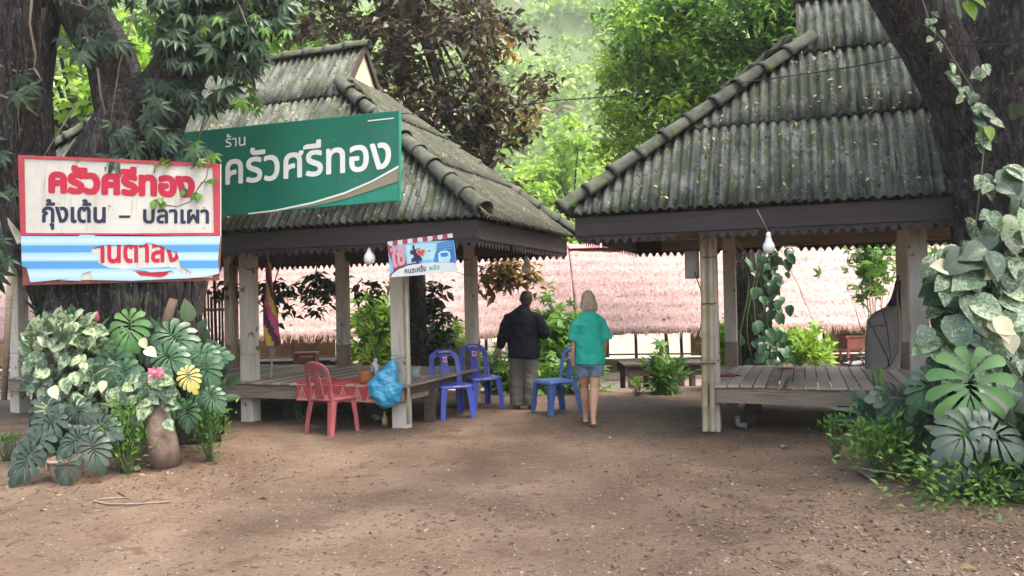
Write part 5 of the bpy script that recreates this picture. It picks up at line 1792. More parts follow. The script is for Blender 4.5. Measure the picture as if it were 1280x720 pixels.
# ------------------------------------------------------------------ things on and around the decks
def blob(name, lofts, m, parent, voxel=.012, smooth_it=4, crease=0.0, cs=9.0):
    """closed tubes fused into one continuous surface"""
    mb = MB()
    for pts, rad, ref in lofts:
        mb.tube(pts, rad, 16, ref=ref)
    me = bpy.data.meshes.new('tmp'); me.from_pydata(mb.v, [], mb.f)
    o = bpy.data.objects.new('tmp', me); COL.objects.link(o)
    r_ = o.modifiers.new('r', 'REMESH'); r_.mode = 'VOXEL'; r_.voxel_size = voxel
    s_ = o.modifiers.new('s', 'SMOOTH'); s_.iterations = smooth_it; s_.factor = .5
    dg = bpy.context.evaluated_depsgraph_get()
    m2 = bpy.data.meshes.new_from_object(o.evaluated_get(dg))
    bpy.data.objects.remove(o)
    m2.name = name
    if crease:
        nrm_ = [v.normal.copy() for v in m2.vertices]
        for v, q in zip(m2.vertices, nrm_):
            p = v.co
            v.co = p + q * crease * (fbm(p.x * 1.2 + p.z * .7, p.y, p.z * 1.4, cs, 3))
    m2.materials.clear(); m2.materials.append(m)
    m2.polygons.foreach_set('use_smooth', [True] * len(m2.polygons))
    ob = bpy.data.objects.new(name, m2); COL.objects.link(ob); ob.parent = parent
    return ob


def ellipsoid(c, r_, n=9, tilt=0.0):
    """loft list for an ellipsoid along z"""
    pts, rad = [], []
    for i in range(n):
        a = math.pi * (i + .25) / (n - .5)
        pts.append(Vector(c) + Vector((0, 0, -math.cos(a) * r_[2])))
        rad.append((max(.004, math.sin(a) * r_[0]), max(.004, math.sin(a) * r_[1])))
    return (pts, rad, (1, 0, 0))


def hand(c, d, palm_n, side, s=1.0):
    """lofts of a relaxed hand: palm, four fingers, thumb; c wrist, d direction of the fingers"""
    c, d = Vector(c), Vector(d).normalized()
    nrm_ = Vector(palm_n).normalized()
    w_ = d.cross(nrm_).normalized() * side
    L = [([c, c + d * .045 * s, c + d * .09 * s], [(.026 * s, .018 * s), (.04 * s, .016 * s), (.038 * s, .013 * s)], tuple(w_))]
    for k, ln in enumerate((.07, .08, .075, .058)):
        b_ = c + d * .085 * s + w_ * (.03 - .02 * k) * s
        p1 = b_ + d * ln * .45 * s
        p2 = p1 + (d * .8 + nrm_ * .5).normalized() * ln * .35 * s
        p3 = p2 + (d * .5 + nrm_ * .85).normalized() * ln * .25 * s
        L.append(([b_, p1, p2, p3], [.0095 * s, .009 * s, .008 * s, .0065 * s], None))
    t0 = c + d * .025 * s + w_ * .026 * s
    L.append(([t0, t0 + (d * .6 + w_ * .8).normalized() * .035 * s, t0 + (d * .95 + w_ * .55 + nrm_ * .3).normalized() * .065 * s], [.012 * s, .0105 * s, .008 * s], None))
    return L


def head_lofts(c, s=1.0):
    c = Vector(c)
    L = [ellipsoid(c, (.074 * s, .094 * s, .112 * s), 11),
         ellipsoid(c + Vector((0, .03, -.05)) * s, (.056 * s, .062 * s, .066 * s), 9),
         ([c + Vector((0, -.005, -.2)) * s, c + Vector((0, .0, -.12)) * s, c + Vector((0, .004, -.04)) * s], [(.062 * s, .062 * s), (.053 * s, .056 * s), (.055 * s, .06 * s)], (1, 0, 0)),
         ([c + Vector((0, .088, .015)) * s, c + Vector((0, .108, -.012)) * s, c + Vector((0, .112, -.024)) * s], [.008 * s, .013 * s, .011 * s], None),
         ([c + Vector((-.022, .09, -.058)) * s, c + Vector((0, .098, -.056)) * s, c + Vector((.022, .09, -.058)) * s], [.007 * s, .01 * s, .007 * s], None)]
    for sg in (-1, 1):
        L.append(([c + Vector((sg * .076, -.008, -.03)) * s, c + Vector((sg * .084, -.012, .0)) * s, c + Vector((sg * .08, -.008, .026)) * s], [(.008 * s, .014 * s), (.009 * s, .02 * s), (.008 * s, .015 * s)], None))
    return L


def eyes(c, s, parent):
    c = Vector(c)
    mb = MB()
    for sg in (-1, 1):
        mb.lathe([(.0005, -.011 * s), (.009 * s, -.006 * s), (.0115 * s, 0), (.009 * s, .006 * s), (.0005, .011 * s)], 10, c + Vector((sg * .03, .082, .012)) * s)
    mb.build('eyes', M_['white_letter'], parent, True)


# the man in the black jacket, seen from behind
g_ = gnd(656, 511)
man = thing('person', 'person in black jacket and grey khaki trousers walking away, forearm raised', 'person', (g_.x, g_.y, g_.z), R(-6))
man.scale = (1.13, 1.05, 1.0)
hc = (.045, .05, 1.575)
LH = [((-.305, .03, .86), (-.02, .1, -1))]
body = head_lofts(hc) + [
    ([(0, 0, .9), (0, 0, 1.05), (0, .0, 1.25), (0, 0, 1.38), (0.01, .01, 1.44)], [(.15, .1), (.155, .1), (.18, .11), (.16, .09), (.07, .07)], (1, 0, 0)),
    ([(-.16, 0, 1.32), (-.25, -.02, 1.1), (-.305, .03, .86)], [.05, .042, .028], None),
    ([(.16, 0, 1.32), (.255, -.03, 1.1), (.23, .2, 1.1)], [.05, .042, .028], None),
    ([(-.085, .0, .92), (-.1, .03, .5), (-.1, .0, .07)], [.085, .055, .042], None),
    ([(.085, .0, .92), (.085, .0, .5), (.08, -.04, .07)], [.085, .055, .042], None)]
body += hand((-.305, .03, .865), (-.02, .12, -1), (.6, .6, .1), 1 * -1) + hand((.23, .2, 1.1), (-.3, .9, .1), (-.6, -.2, -.6), 1)
blob('body', body, M_['skin_man'], man, .0075, 3)
blob('hair', [ellipsoid((hc[0], hc[1] - .012, hc[2] + .022), (.083, .1, .108), 11), ([(hc[0], hc[1] - .05, hc[2] - .075), (hc[0], hc[1] - .045, hc[2])], [(.062, .045), (.075, .06)], (1, 0, 0))], M_['hair_dark'], man, .008, 3, .004, 30)
jk = [([(0.0, 0, .735), (0.005, 0, .82), (0, 0, .95), (0, 0, 1.1), (0, 0, 1.24), (0, 0, 1.34), (0.005, .0, 1.405), (.015, .012, 1.45), (.02, .02, 1.49)],
       [(.205, .155), (.21, .16), (.205, .155), (.205, .15), (.212, .15), (.19, .13), (.125, .1), (.078, .078), (.068, .072)], (1, 0, 0)),
      ([(-.1, 0, 1.345), (-.172, 0, 1.31), (-.222, -.008, 1.2), (-.262, -.015, 1.06), (-.305, .03, .88)], [.07, .078, .078, .07, .05], None),
      ([(.1, 0, 1.345), (.172, 0, 1.31), (.228, -.02, 1.2), (.268, -.025, 1.09), (.265, .08, 1.05), (.24, .19, 1.09)], [.07, .078, .078, .074, .066, .05], None)]
blob('jacket', jk, M_['jacket'], man, .011, 4, .01, 8)
tr_ = [([(0, 0, .98), (0, 0, .84), (0, .0, .78)], [(.17, .12), (.18, .13), (.17, .12)], (1, 0, 0)),
       ([(-.08, 0, .86), (-.09, .01, .7), (-.1, .03, .5), (-.102, .015, .3), (-.1, .0, .12), (-.1, .0, .045)], [.1, .1, .09, .088, .086, .09], (1, 0, 0)),
       ([(.08, 0, .86), (.085, .0, .7), (.085, -.0, .5), (.082, -.03, .3), (.08, -.04, .12), (.08, -.045, .045)], [.1, .1, .09, .088, .086, .09], (1, 0, 0))]
blob('trousers', tr_, M_['trousers'], man, .011, 3, .012, 6)
for nm_, x, y in (('shoe', -.1, .0), ('shoe', .08, -.045)):
    blob(nm_, [([(x, y - .09, .045), (x, y - .04, .045), (x, y + .08, .04), (x, y + .16, .03)], [(.036, .04), (.042, .043), (.048, .036), (.034, .024)], (1, 0, 0))], M_['shoe'], man, .009, 3)
eyes(hc, 1.0, man)

# the woman in the turquoise shirt
g_ = gnd(742, 533)
wo = thing('person', 'person with grey fair hair in turquoise shirt, denim shorts and dark sandals walking away', 'person', (g_.x - .02, g_.y + .06, g_.z), R(3))
wo.scale = (.95, 1, 1)
hc = (-.005, .03, 1.535)
fr, fl = Vector((.015, -.06, .075)), Vector((-.035, .3, .05))             # ankles: right foot trails with the heel lifting
body = head_lofts(hc, .97) + [
    ([(0, 0, .8), (0, 0, .95), (0, .0, 1.1), (0, 0, 1.28), (0, .0, 1.35), (0, .01, 1.4)], [(.15, .11), (.14, .1), (.13, .09), (.15, .09), (.13, .08), (.055, .055)], (1, 0, 0)),
    ([(-.155, 0, 1.29), (-.21, -.01, 1.06), (-.215, .06, .84)], [.046, .037, .025], None),
    ([(.155, 0, 1.29), (.203, -.01, 1.06), (.19, .1, .85)], [.046, .037, .025], None),
    ([(-.075, .02, .8), (-.07, .1, .62), (-.055, .18, .46), (-.045, .2, .33), (fl.x, fl.y - .02, .12), (fl.x, fl.y - .01, .05)], [.09, .075, .056, .058, .036, .034], None),
    ([(.075, -.01, .8), (.065, .01, .62), (.045, .0, .46), (.035, -.03, .34), (fr.x, fr.y, .14), (fr.x, fr.y, .07)], [.09, .075, .056, .06, .037, .035], None)]
for f_, hl in ((fr, .05), (fl, 0.0)):
    body.append(([f_ + Vector((0, -.045, -.028)), f_ + Vector((0, 0, -.035 - hl * .1)), f_ + Vector((0, .09, -.045 - hl * .5)), f_ + Vector((0, .15, -.045 - hl * .55))], [(.03, .028), (.034, .032), (.043, .022), (.036, .014)], (1, 0, 0)))
body += hand((-.215, .06, .845), (.02, .25, -1), (.7, .5, 0), -1, .92) + hand((.19, .1, .855), (-.02, .3, -1), (-.7, .5, 0), 1, .92)
blob('body', body, M_['skin'], wo, .0075, 3)
blob('hair', [ellipsoid((hc[0], hc[1] - .012, hc[2] + .022), (.09, .105, .112), 11),
              ([(hc[0], hc[1] - .055, hc[2] + .02), (hc[0], hc[1] - .06, hc[2] - .06), (hc[0] - .0, hc[1] - .06, hc[2] - .095), (hc[0], hc[1] - .055, hc[2] - .12)], [(.088, .06), (.098, .058), (.1, .05), (.09, .034)], (1, 0, 0)),
              ([(hc[0] + .075, hc[1] - .03, hc[2]), (hc[0] + .09, hc[1] - .03, hc[2] - .08), (hc[0] + .108, hc[1] - .035, hc[2] - .125)], [.03, .03, .012], None),
              ([(hc[0] - .075, hc[1] - .03, hc[2]), (hc[0] - .085, hc[1] - .03, hc[2] - .1)], [.03, .022], None)], M_['hair_fair'], wo, .008, 3, .006, 24)
sh = [([(0, .0, .755), (0, 0, .82), (0, 0, .95), (0, 0, 1.1), (0, 0, 1.24), (0, 0, 1.315), (0, .0, 1.365), (0, .01, 1.405)], [(.2, .14), (.2, .142), (.192, .14), (.185, .135), (.19, .132), (.172, .112), (.115, .088), (.072, .068)], (1, 0, 0)),
      ([(-.09, 0, 1.31), (-.152, -.003, 1.27), (-.198, -.01, 1.16), (-.228, -.01, 1.05)], [.062, .068, .07, .075], None),
      ([(.09, 0, 1.31), (.152, -.003, 1.27), (.196, -.01, 1.16), (.225, -.01, 1.05)], [.062, .068, .07, .075], None)]
blob('shirt', sh, M_['teal'], wo, .011, 4, .016, 6)
so_ = [([(0, 0, .9), (0, 0, .8), (0, .01, .74)], [(.165, .12), (.178, .13), (.17, .125)], (1, 0, 0)),
       ([(-.08, .01, .8), (-.085, .04, .7), (-.085, .07, .62)], [.098, .1, .1], None),
       ([(.08, -.0, .8), (.082, .0, .7), (.08, .005, .615)], [.098, .1, .1], None)]
blob('shorts', so_, M_['denim'], wo, .011, 3, .008, 12)
for f_, hl in ((fr, .05), (fl, 0.0)):
    blob('sandal', [([f_ + Vector((0, -.06, -.058)), f_ + Vector((0, 0, -.062 - hl * .1)), f_ + Vector((0, .09, -.066 - hl * .5)), f_ + Vector((0, .17, -.064 - hl * .5))], [(.042, .02), (.044, .02), (.052, .017), (.036, .012)], (1, 0, 0)),
                    ([f_ + Vector((-.05, .07, -.045 - hl * .4)), f_ + Vector((-.03, .075, -.014 - hl * .35)), f_ + Vector((.03, .075, -.014 - hl * .35)), f_ + Vector((.05, .07, -.045 - hl * .4))], [.012, .013, .013, .012], None)], M_['sandal'], wo, .0075, 2)
eyes(hc, .97, wo)


# blue plastic sheet tied to the post
c0 = P(487, 482, 9.8)
t = thing('plastic_bag', 'crumpled bright blue plastic sheet bundle hanging from the deck corner post', 'bag', c0)
bl, br = [], []
for y, xa, xb, ry in ((450, 490, 493, .02), (456, 486, 496, .04), (464, 477, 498, .07), (473, 467, 501, .1), (481, 460, 503, .12), (489, 462, 505, .13), (496, 468, 506, .12), (502, 478, 505, .09), (506, 487, 502, .05)):
    a, b_ = P(xa, y, 9.86) - c0, P(xb, y, 9.86) - c0
    bl.append((a + b_) / 2); br.append(((b_ - a).length / 2, ry))
blob('bag_body', [(bl, br, (1, 0, 0))], M_['bag_blue'], t, .009, 1, .03, 5)
mb = MB(); mb.tube([P(491, 452, 9.85) - c0, P(494, 448, 9.9) - c0, P(502, 447, 9.92) - c0, P(512, 447, 9.95) - c0], .008, 6)
mb.build('tie_string', M_['cable_grey'], t)
# small things round the corner post
p = gnd(481, 531)
t = thing('glass_bottle', 'small yellowish glass bottle standing on soil left of the corner post', 'bottle', p)
mb = MB(); mb.lathe([(.001, 0), (.032, .0), (.034, .01), (.034, .09), (.03, .11), (.014, .135), (.012, .165), (.015, .167), (.015, .178), (.001, .178)], 16); mb.build('bottle_body', M_['bottle'], t, True)
mb = MB(); mb.lathe([(.0345, .03), (.035, .032), (.035, .08), (.0345, .082)], 16); mb.build('paper_label', M_['cloth_cream'], t, True)
p = P(458, 477, 10.1); p.z = .552
t = thing('small_basket', 'orange brown woven basket standing on the deck behind the red cloth', 'basket', p)
mb = MB(); mb.lathe([(.001, 0), (.085, 0), (.1, .06), (.108, .15), (.113, .16), (.1, .16), (.09, .08), (.001, .02)], 20); mb.build('woven_body', M_['basket'], t, True)
mb = MB(); mb.tube([(.1 * math.cos(a), 0, .15 + .14 * math.sin(a)) for a in np.linspace(0, math.pi, 12)], .008, 6); mb.build('handle', M_['basket'], t, True)
p2 = P(468, 462, 10.15)
t = blob('clear_bag', [ellipsoid(p2 - Vector((0, 0, .02)), (.06, .05, .1), 8), ([p2 + Vector((0, 0, .05)), p2 + Vector((.02, 0, .13))], [.04, .012], None)], M_['clear_plastic'], None, .012, 2, .03, 14)
tag(t, 'crumpled clear white plastic bag leaning on the orange brown basket', 'bag')
t = MB(); t.tube([P(465, 432, 10.3), P(470, 450, 10.25), P(477, 470, 10.2)], [.006, .006, .006], 6)
tag(t.build('thin_stick', M_['cable_grey'], None, True), 'thin stick standing out of the basket corner', 'stick')
p = lp(.0, .45, .552); p = P(518, 474, p.y + .1); p.z = .552
t = thing('plastic_tub', 'small grey green plastic tub with lid on the deck right of the post', 'tub', p)
mb = MB(); mb.lathe([(.001, 0), (.07, 0), (.08, .14), (.001, .14)], 18); mb.build('tub_body', M_['tub'], t, True)
mb = MB(); mb.lathe([(.086, .135), (.088, .155), (.08, .162), (.001, .164)], 18); mb.build('lid', M_['tub'], t, True)
# red patterned cloth draped over the deck edge
t = thing('patterned_cloth', 'red cloth with cream triangles draped over the deck edge behind the red chair', 'cloth', lp(-.8, -.1, .56), PROT)
mb, m2 = MB(), MB()
W_ = 1.2


def cl(u, v, off=0.0):
    """u along the edge, v from the back of the deck over the edge and down"""
    x = -W_ / 2 + W_ * u
    wv = .012 * math.sin(u * 17) * v
    if v < .45:
        return Vector((x, .4 * (1 - v / .45) - .11, .012 + .006 * fbm(u * 4, v * 3, 1, 1) + off))
    return Vector((x, -.13 - .012 * math.sin(u * 15) - off - .02 * (v - .45), .0 - .235 * (v - .45) / .55 + wv * .3))


for i in range(40):
    for j in range(20):
        k = len(mb.v)
        mb.v += [tuple(cl(a / 40, b_ / 20)) for a, b_ in ((i, j), (i + 1, j), (i + 1, j + 1), (i, j + 1))]
        mb.f.append((k, k + 1, k + 2, k + 3)); mb.m.append(0)
co = mb.build('cloth', M_['cloth_red'], t, True, solid=.006)
mb = MB()
for k in range(6):
    u0 = (k + .1) / 6
    for s_ in range(9):
        for r_ in range(s_ + 1):
            v0 = .55 + s_ * .045
            u_ = u0 + (.4 + (r_ - s_ / 2) * .075) / 6
            pts = [cl(u_ - .006, v0, .006), cl(u_ + .006, v0, .006), cl(u_ + .006, v0 + .028, .006), cl(u_ - .006, v0 + .028, .006)]
            if (s_ in (0, 8)) or r_ in (0, s_) or (s_ + r_) % 2 == 0:
                mb.add(pts, [(0, 1, 2, 3)])
for v0, v1 in ((.95, .97), (.5, .515)):
    for i in range(40):
        mb.add([cl(i / 40, v0, .005), cl((i + 1) / 40, v0, .005), cl((i + 1) / 40, v1, .005), cl(i / 40, v1, .005)], [(0, 1, 2, 3)])
mb.build('cloth_pattern', M_['cloth_cream'], t)
# grey pail on the left deck
p = P(44, 450, 10.9); p.z = .555
t = thing('grey_pail', 'dark grey pail on the deck beside the far left post', 'pail', p)
mb = MB(); mb.lathe([(.001, 0), (.13, 0), (.17, .4), (.18, .42), (.16, .42), (.001, .1)], 22); mb.build('pail_body', M_['pot_grey'], t, True)
# furled striped umbrella
u0, u1 = P(337, 445, 11.2), P(336, 326, 11.2)
t = thing('striped_umbrella', 'furled pink yellow and purple striped umbrella standing behind the deck post', 'umbrella', (u0.x, u0.y, .555))
o_ = Vector(t.location)
mb = MB()
n_, ns = 34, 24
ax0, ax1 = P(340, 432, 11.2) - o_, P(335, 324, 11.2) - o_
for i in range(n_ + 1):
    f = i / n_
    c = ax0.lerp(ax1, f)
    r_ = (.035 + .06 * math.sin(min(1, f * 1.5 + .12) * math.pi) ** .7 * (1 - f * .55)) * (1 if f < .97 else .4) + .02 * (1 - f)
    for k in range(ns):
        a = 2 * math.pi * k / ns
        q = 1 + .16 * math.cos(a * 6 + f * 7)
        mb.v.append(tuple(c + Vector((math.cos(a) * r_ * q, math.sin(a) * r_ * q, 0))))
for i in range(n_):
    for k in range(ns):
        mb.f.append((i * ns + k, i * ns + (k + 1) % ns, (i + 1) * ns + (k + 1) % ns, (i + 1) * ns + k))
        mb.m.append([0, 1, 2][int((k / ns + i / n_ * .9) * 6) % 3])
mb.build('canopy', [M_['pink'], M_['umb_yellow'], M_['umb_purple']], t, True)
mb = MB(); mb.tube([Vector((0.02, 0, 0)), ax0, ax1 + Vector((0, 0, .08))], .014, 8); mb.build('pole', M_['steel'], t)
mb = MB(); mb.tube([P(340, 445, 11.2) - o_, P(340, 432, 11.2) - o_], [.05, .05], 12); mb.build('pale_skirt', M_['canvas'], t)
# grey folded parasol by the right post
t = thing('folded_parasol', 'large grey folded parasol with black trim leaning behind the right post', 'parasol', rp_(1.72, 1.0, .552))
o_ = Vector(t.location)
Yp = o_.y
rows_ = [((1082, 1124), 461), ((1082, 1125), 440), ((1083, 1125), 415), ((1084, 1124), 396), ((1094, 1124), 390), ((1108, 1123), 383), ((1113, 1122), 374), ((1117, 1122), 362), ((1119, 1121), 351)]
mb = MB()
ns = 26
for r_, ((xa, xb), y) in enumerate(rows_):
    a, b_ = P(xa, y, Yp) - o_, P(xb, y - (0 if r_ > 4 else 0), Yp) - o_
    c = (a + b_) / 2; hw2 = (b_ - a).length / 2
    for k in range(ns):
        th = 2 * math.pi * k / ns
        q = 1 + .06 * math.cos(th * 5 + r_ * .3)
        zz = c.z + (.04 * math.cos(th) if r_ == 3 else 0)
        mb.v.append((c.x + math.cos(th) * hw2 * q, c.y + math.sin(th) * min(hw2, .13) * q, max(.002, zz)))
for r_ in range(len(rows_) - 1):
    for k in range(ns):
        mb.f.append((r_ * ns + k, r_ * ns + (k + 1) % ns, (r_ + 1) * ns + (k + 1) % ns, (r_ + 1) * ns + k)); mb.m.append(1 if r_ >= 5 else 0)
mb.build('canvas', [M_['canvas'], M_['black']], t, True)
mb = MB()
for pl in ([(1084, 397), (1092, 412), (1100, 428), (1109, 446), (1112, 458)], [(1103, 388), (1108, 405), (1111, 425), (1113, 445), (1110, 458)], [(1085, 410), (1096, 407), (1106, 407)], [(1122, 384), (1123, 410), (1122, 440), (1112, 458), (1104, 461)], [(1084, 396), (1096, 391), (1110, 386), (1123, 380)]):
    mb.tube([P(x, y, Yp - .135) - o_ for x, y in pl], .0045, 5)
mb.build('black_trim', M_['black'], t, True)
mb = MB(); mb.tube([P(1121, 356, Yp) - o_, P(1123, 344, Yp) - o_], .018, 8); mb.tube([P(1126, 460, Yp + .1) - o_, P(1124, 350, Yp + .05) - o_], .02, 8); mb.build('pole', M_['black'], t)
# black tubular frame behind the right deck
t = thing('black_frame', 'black tubular metal chair frame standing behind the right deck', 'frame', (P(1065, 455, 14.0).x, 14.0, gz(6, 14)))
o_ = Vector(t.location)
mb = MB()
for dy in (0, .45):
    for pl in ([(1058, 480), (1062, 455), (1070, 445), (1082, 436)], [(1058, 449), (1075, 446), (1084, 445)], [(1076, 482), (1080, 455), (1075, 446)]):
        mb.tube([P(x, y, 14.0 + dy) - o_ for x, y in pl], .018, 6)
mb.build('tube_frame', M_['black'], t, True)
mb = MB(); mb.beam(P(1060, 455, 14.2) - o_, P(1082, 452, 14.2) - o_, .4, .02); mb.build('seat', M_['pipe_grey'], t)


# low dark wooden bench beds behind the yard
def bed(label, x0, x1, y0, y1, Y, dep, posts_):
    a, b_ = P(x0, y1, Y), P(x1, y1, Y)
    zt = P((x0 + x1) / 2, y0, Y).z
    zg = gz((a.x + b_.x) / 2, Y)
    t = thing('wooden_bed', label, 'bench', ((a.x + b_.x) / 2, Y, zg), 0, 'low wooden beds')
    hw2 = (b_.x - a.x) / 2
    h = zt - zg
    mb = MB()
    pa = -hw2
    while pa < hw2:
        mb.box((pa + .06, dep / 2, h - .02), (.11, dep, .025)); pa += .122
    mb.build('bed_boards', M_['darkwood'], t)
    for yy in (0.0, dep):
        mb = MB(); mb.box((0, yy, h - .12), (hw2 * 2, .04, .17)); mb.box((0, yy - .01, h - .005), (hw2 * 2 + .06, .09, .035)); mb.build('side_board', M_['darkwood'], t)
        for k in range(4):
            mb = MB(); mb.box((-hw2 + .1 + (2 * hw2 - .2) * k / 3, yy, (h - .1) / 2 - .1), (.09, .09, h), Matrix.Rotation(.1 * k, 3, 'Z')); mb.build('leg', M_['darkwood'], t)
    return t


bed('long dark wooden bed with boarded side between the woman and the right post', 782, 890, 455, 488, 14.2, 1.1, 3)
bed('dark wooden bed seen low behind the left deck', 300, 412, 452, 485, 14.6, 1.0, 3)
bed('dark wooden bed behind the plant at the right deck', 960, 1050, 458, 480, 14.4, 1.0, 3)
for lab, x, y, Y, s_ in (('red brown low stool behind the left deck near the middle post', 383, 462, 14.2, .42), ('red brown wooden chest under the hut behind the grey parasol', 1076, 440, 19.3, .95)):
    p = P(x, y, Y)
    t = thing('low_stool' if s_ < .5 else 'wooden_chest', lab, 'stool' if s_ < .5 else 'chest', (p.x, Y, gz(p.x, Y) + (0 if s_ < .5 else .36)))
    z0 = P(x, 440 if s_ < .5 else 418, Y).z - t.location.z
    mb = MB(); mb.box((0, 0, z0 - .03), (s_, s_ * .6, .06)); mb.build('top', M_['redwood'], t, bevel=.01)
    mb = MB(); mb.box((0, -.01, z0 * .62), (s_ * .9, s_ * .5, z0 * .5)); mb.build('side_panel', M_['redwood'], t, bevel=.008)
    for sx_ in (-1, 1):
        for sy_ in (-1, 1):
            mb = MB(); mb.box((sx_ * s_ * .42, sy_ * s_ * .24, z0 / 2 - .03), (.05, .05, z0)); mb.build('leg', M_['redwood'], t)
p = P(541, 440, 15.0)
t = thing('blue_barrel', 'blue plastic barrel among the lime shrubs behind the left pavilion', 'barrel', (p.x, 15.0, gz(p.x, 15)))
mb = MB(); mb.lathe([(.001, 0), (.2, 0), (.23, .05), (.24, .25), (.255, .27), (.24, .29), (.245, .6), (.26, .62), (.245, .64), (.23, .88), (.2, .92), (.001, .93)], 26, (0, 0, .2)); mb.build('barrel_body', M_['barrel'], t, True)
mb = MB(); mb.lathe([(.205, .92), (.215, .925), (.215, .95), (.2, .955)], 26, (0, 0, .2)); mb.build('rim', M_['barrel'], t, True)
# grey pipe elbow and stones
p = gnd(924, 535)
t = thing('pipe_elbow', 'short grey plastic pipe elbow lying beside the right post', 'pipe', p)
t.scale = (.72,) * 3
mb = MB(); mb.tube([(-.02, .02, .19), (-.02, .02, .1), (-.015, .015, .065), (.0, 0, .05), (.03, -.01, .045), (.1, -.03, .045)], [.04, .04, .045, .048, .046, .046], 12); mb.build('pipe_body', M_['pipe_grey'], t, True)
mb = MB(); mb.tube([(-.02, .02, .17), (-.02, .02, .2)], .047, 12); mb.tube([(.085, -.026, .045), (.115, -.035, .045)], .053, 12); mb.build('collar', M_['pipe_grey'], t, True)


def rock(label, px, py, r_, sc, m='stone', group=None):
    p = gnd(px, py)
    bm = bmesh.new()
    bmesh.ops.create_icosphere(bm, subdivisions=3, radius=1)
    sd_ = rng.uniform(0, 50)
    for v in bm.verts:
        k = 1 + .28 * fbm(v.co.x + sd_, v.co.y, v.co.z, 1.1, 3)
        v.co = Vector((v.co.x * sc[0], v.co.y * sc[1], v.co.z * sc[2])) * r_ * k
    me = bpy.data.meshes.new('stone'); bm.to_mesh(me); bm.free()
    me.polygons.foreach_set('use_smooth', [True] * len(me.polygons))
    me.materials.append(M_[m])
    o = bpy.data.objects.new('stone', me); COL.objects.link(o)
    o.location = (p.x, p.y, p.z + r_ * sc[2] * .6); o.rotation_euler = (0, 0, rng.uniform(0, 3))
    return tag(o, label, 'stone', group)


rock('rounded mossy stone below the light green small leaved bush', 1104, 580, .13, (1, .9, .85), group='stones of the right clump')
rock('tall mossy stone standing between the bush and the grey split leaves', 1158, 588, .13, (.75, .75, 1.5), group='stones of the right clump')
rock('flat pale grey stone in front of the mossy stones', 1085, 594, .1, (1.4, .8, .35), 'pebble', group='stones of the right clump')
rock('brown leaning stone beside the rounded mossy stone', 1132, 584, .1, (1, .8, .8), group='stones of the right clump')
rock('white pebble at the foot of the plant pots', 171, 588, .035, (1.2, 1, .8), 'pebble')
rock('pale stone beside the white pebble by the pots', 160, 589, .04, (1.2, 1, .7), 'pebble')
rock('small pale stone on bare soil near the right deck', 979, 560, .04, (1.2, 1, .6), 'pebble')
rock('grey lump of cement under the left deck edge', 470, 524, .06, (1.2, 1, .7), 'stone')
cable('loose_rope', 'thin brown vine stem lying curled on the open ground', [gnd(x, y) + Vector((0, 0, .012)) for x, y in ((148, 617), (160, 624), (128, 625), (118, 628), (135, 632), (170, 632), (213, 629))], .008, 'vinestem')

# ------------------------------------------------------------------ loose litter on the yard
def ground_pts(n_, dens):
    out = []
    while len(out) < n_:
        Y = 4.2 + (rng.random() ** 1.4) * 9
        x = rng.uniform(-.72, .72) * Y
        if rng.random() < dens(x, Y):
            out.append((x, Y, gz(x, Y)))
    return np.array(out)


gp = ground_pts(8500, lambda x, y: .12 + .75 * max(0, fbm(x, y, 8, .55, 3) + .12) + .7 * math.exp(-(((x - 3.0) / 2.0) ** 2 + ((y - 5.6) / 1.3) ** 2)))
V, Fq = [], []
octa = np.array([(1, 0, 0), (-1, 0, 0), (0, 1, 0), (0, -1, 0), (0, 0, 1), (0, 0, -1)], float)
of = np.array([(0, 2, 4), (2, 1, 4), (1, 3, 4), (3, 0, 4), (2, 0, 5), (1, 2, 5), (3, 1, 5), (0, 3, 5)])
s_ = rng.lognormal(-4.75, .42, len(gp))
V = gp[:, None, :] + octa[None] * (s_[:, None, None] * rng.uniform(.5, 1.3, (len(gp), 6, 3))) * np.array([1, 1, .6])
npmesh('gravel', V.reshape(-1, 3), (of[None] + (np.arange(len(gp)) * 6)[:, None, None]).reshape(-1, 3), M_['pebble'])
tag(bpy.data.objects['gravel'], 'scattered small pale pebbles over the brown soil', None, None, 'stuff')
gp = ground_pts(8000, lambda x, y: .1 + .7 * max(0, fbm(x, y, 2, .7, 3)) + .8 * math.exp(-(((x - 3.2) / 2.2) ** 2 + ((y - 6.0) / 1.6) ** 2)) + 1.2 * math.exp(-(((x + 3.2) / 1.3) ** 2 + ((y - 7.4) / .7) ** 2)))
gp[:, 2] += .006
n_ = len(gp)
nr = rng.normal(0, .35, (n_, 3)); nr[:, 2] += 1
lf = leaves('fallen_leaves', T_LEAF, gp, rdir(n_, -.1, .1), nr, rng.lognormal(-3.6, .4, n_), M_['litter'])
tag(lf, 'dry fallen leaves and chips scattered over the yard', None, None, 'stuff')
# leaves lying on the roofs
ps, ns_ = [], []
for (fn, a0_, a1_, n_) in ((rp_, -1.0, 4.5, 420), (lp, -5.5, 1.0, 260)):
    for _ in range(n_):
        t_ = rng.uniform(0.03, 1.35)
        a = rng.uniform(a0_ + t_ * 1.6, a1_)
        ps.append(np.array(fn(a, BF + t_ - .02, 2.54 + t_ * 1.435 + .05))); ns_.append((.3, -.8, .6))
ps = np.array(ps)
lf = leaves('roof_litter', T_LEAF, ps, rdir(len(ps), -1, .2), np.array(ns_) + rng.normal(0, .3, (len(ps), 3)), rng.uniform(.03, .085, len(ps)), M_['roof_leaf'])
tag(lf, 'dry leaves caught in the corrugations of the roofs', None, None, 'stuff')

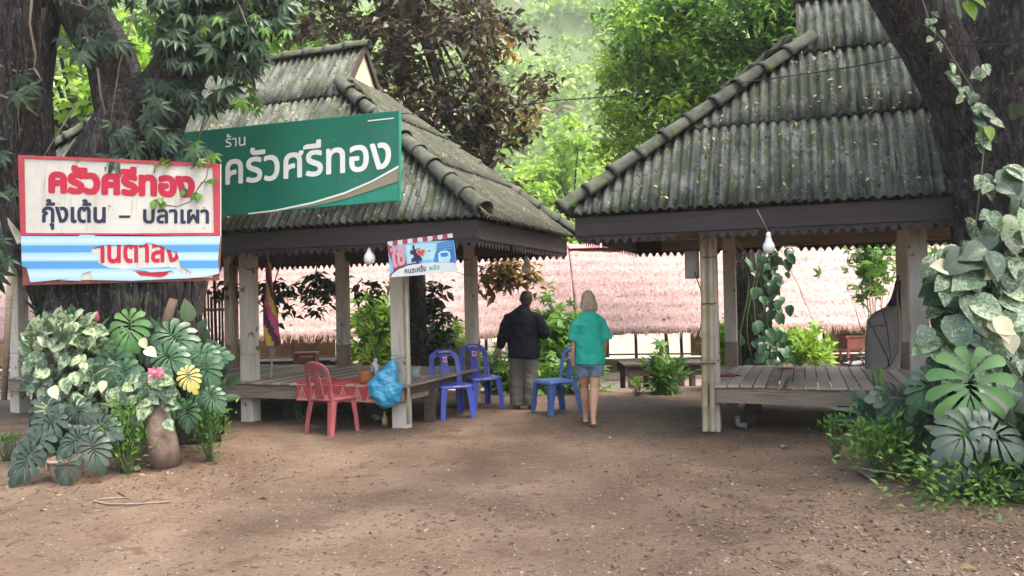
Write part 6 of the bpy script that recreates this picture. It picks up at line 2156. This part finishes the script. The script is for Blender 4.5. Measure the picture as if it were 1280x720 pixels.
# bits left on the right deck
for lab, x, y, s_ in (('crumpled pink cloth on the deck right of the bamboo poles', 912, 470, .16), ('small pink cloth scrap near the back of the right deck', 982, 462, .13)):
    p = G(x, y, .555)
    t = MB()
    for i in range(9):
        for j in range(7):
            t.v.append((p.x + (i / 8 - .5) * s_ * 1.6, p.y + (j / 6 - .5) * s_, .556 + .03 * (fbm(i * .5 + x, j * .5, 2, 1.3, 2) + .55)))
    for i in range(8):
        for j in range(6):
            a = i * 7 + j
            t.f.append((a, a + 7, a + 8, a + 1)); t.m.append(0)
    tag(t.build('cloth_scrap', M_['pink'], None, True, solid=.004), lab, 'cloth')
a, b_ = G(981, 483, .56), G(989, 470, .56)
t = MB(); t.tube([a, a.lerp(b_, .5) + Vector((0, 0, .02)), b_], [.02, .018, .012], 7, jit=.3)
tag(t.build('broken_stick', M_['twig'], None, True), 'short broken brown stick lying across the planks of the right deck', 'stick')
# twigs lying about
V_, F_ = MB(), None
for (x, y, Y) in ground_pts(150, lambda x, y: .4):
    a = rng.uniform(0, math.pi); ln_ = rng.uniform(.05, .2)
    p = Vector((x, y, Y + .006)); d_ = Vector((math.cos(a), math.sin(a), 0)) * ln_
    V_.tube([p, p + d_ * .5 + Vector((rng.normal(0, .012), rng.normal(0, .012), .008)), p + d_], [.004, .0035, .002], 5)
tag(V_.build('fallen_twigs', M_['twig']), 'thin fallen twigs scattered over the yard', None, None, 'stuff')
# slatted screen behind the left end of the left pavilion
t = thing('bamboo_screen', 'dark bamboo slat screen closing the far left end of the left pavilion', 'screen', lp(-6.95, 2.34, .55), PROT)
mb = MB()
for k in range(34):
    x = k * .075 + rng.normal(0, .008)
    h_ = rng.uniform(1.15, 1.5)
    mb.tube([(x, 0, 0), (x + rng.normal(0, .01), 0, h_)], rng.uniform(.018, .028), 6)
mb.build('slats', M_['bamboo_dark'], t, True)
mb = MB()
for z in (.25, .95):
    mb.beam((-.05, -.04, z), (2.6, -.04, z), .03, .05)
mb.build('cross_rail', M_['beam'], t)

# ------------------------------------------------------------------ haze over the valley
hm = bpy.data.materials.new('valley haze')
hm.use_nodes = True
n = hm.node_tree
for x in list(n.nodes):
    if x.type == 'BSDF_PRINCIPLED':
        n.nodes.remove(x)
pv = n.nodes.new('ShaderNodeVolumePrincipled')
pv.inputs['Color'].default_value = (0.9, 0.96, 0.93, 1)
pv.inputs['Density'].default_value = 0.001
pv.inputs['Anisotropy'].default_value = 0.2
n.links.new(pv.outputs[0], n.nodes['Material Output'].inputs['Volume'])
mb = MB()
mb.box((0, 80, 55), (900, 1000, 124))
ho = mb.build('haze', hm)
tag(ho, 'pale humid haze filling the valley air', None, None, 'stuff')
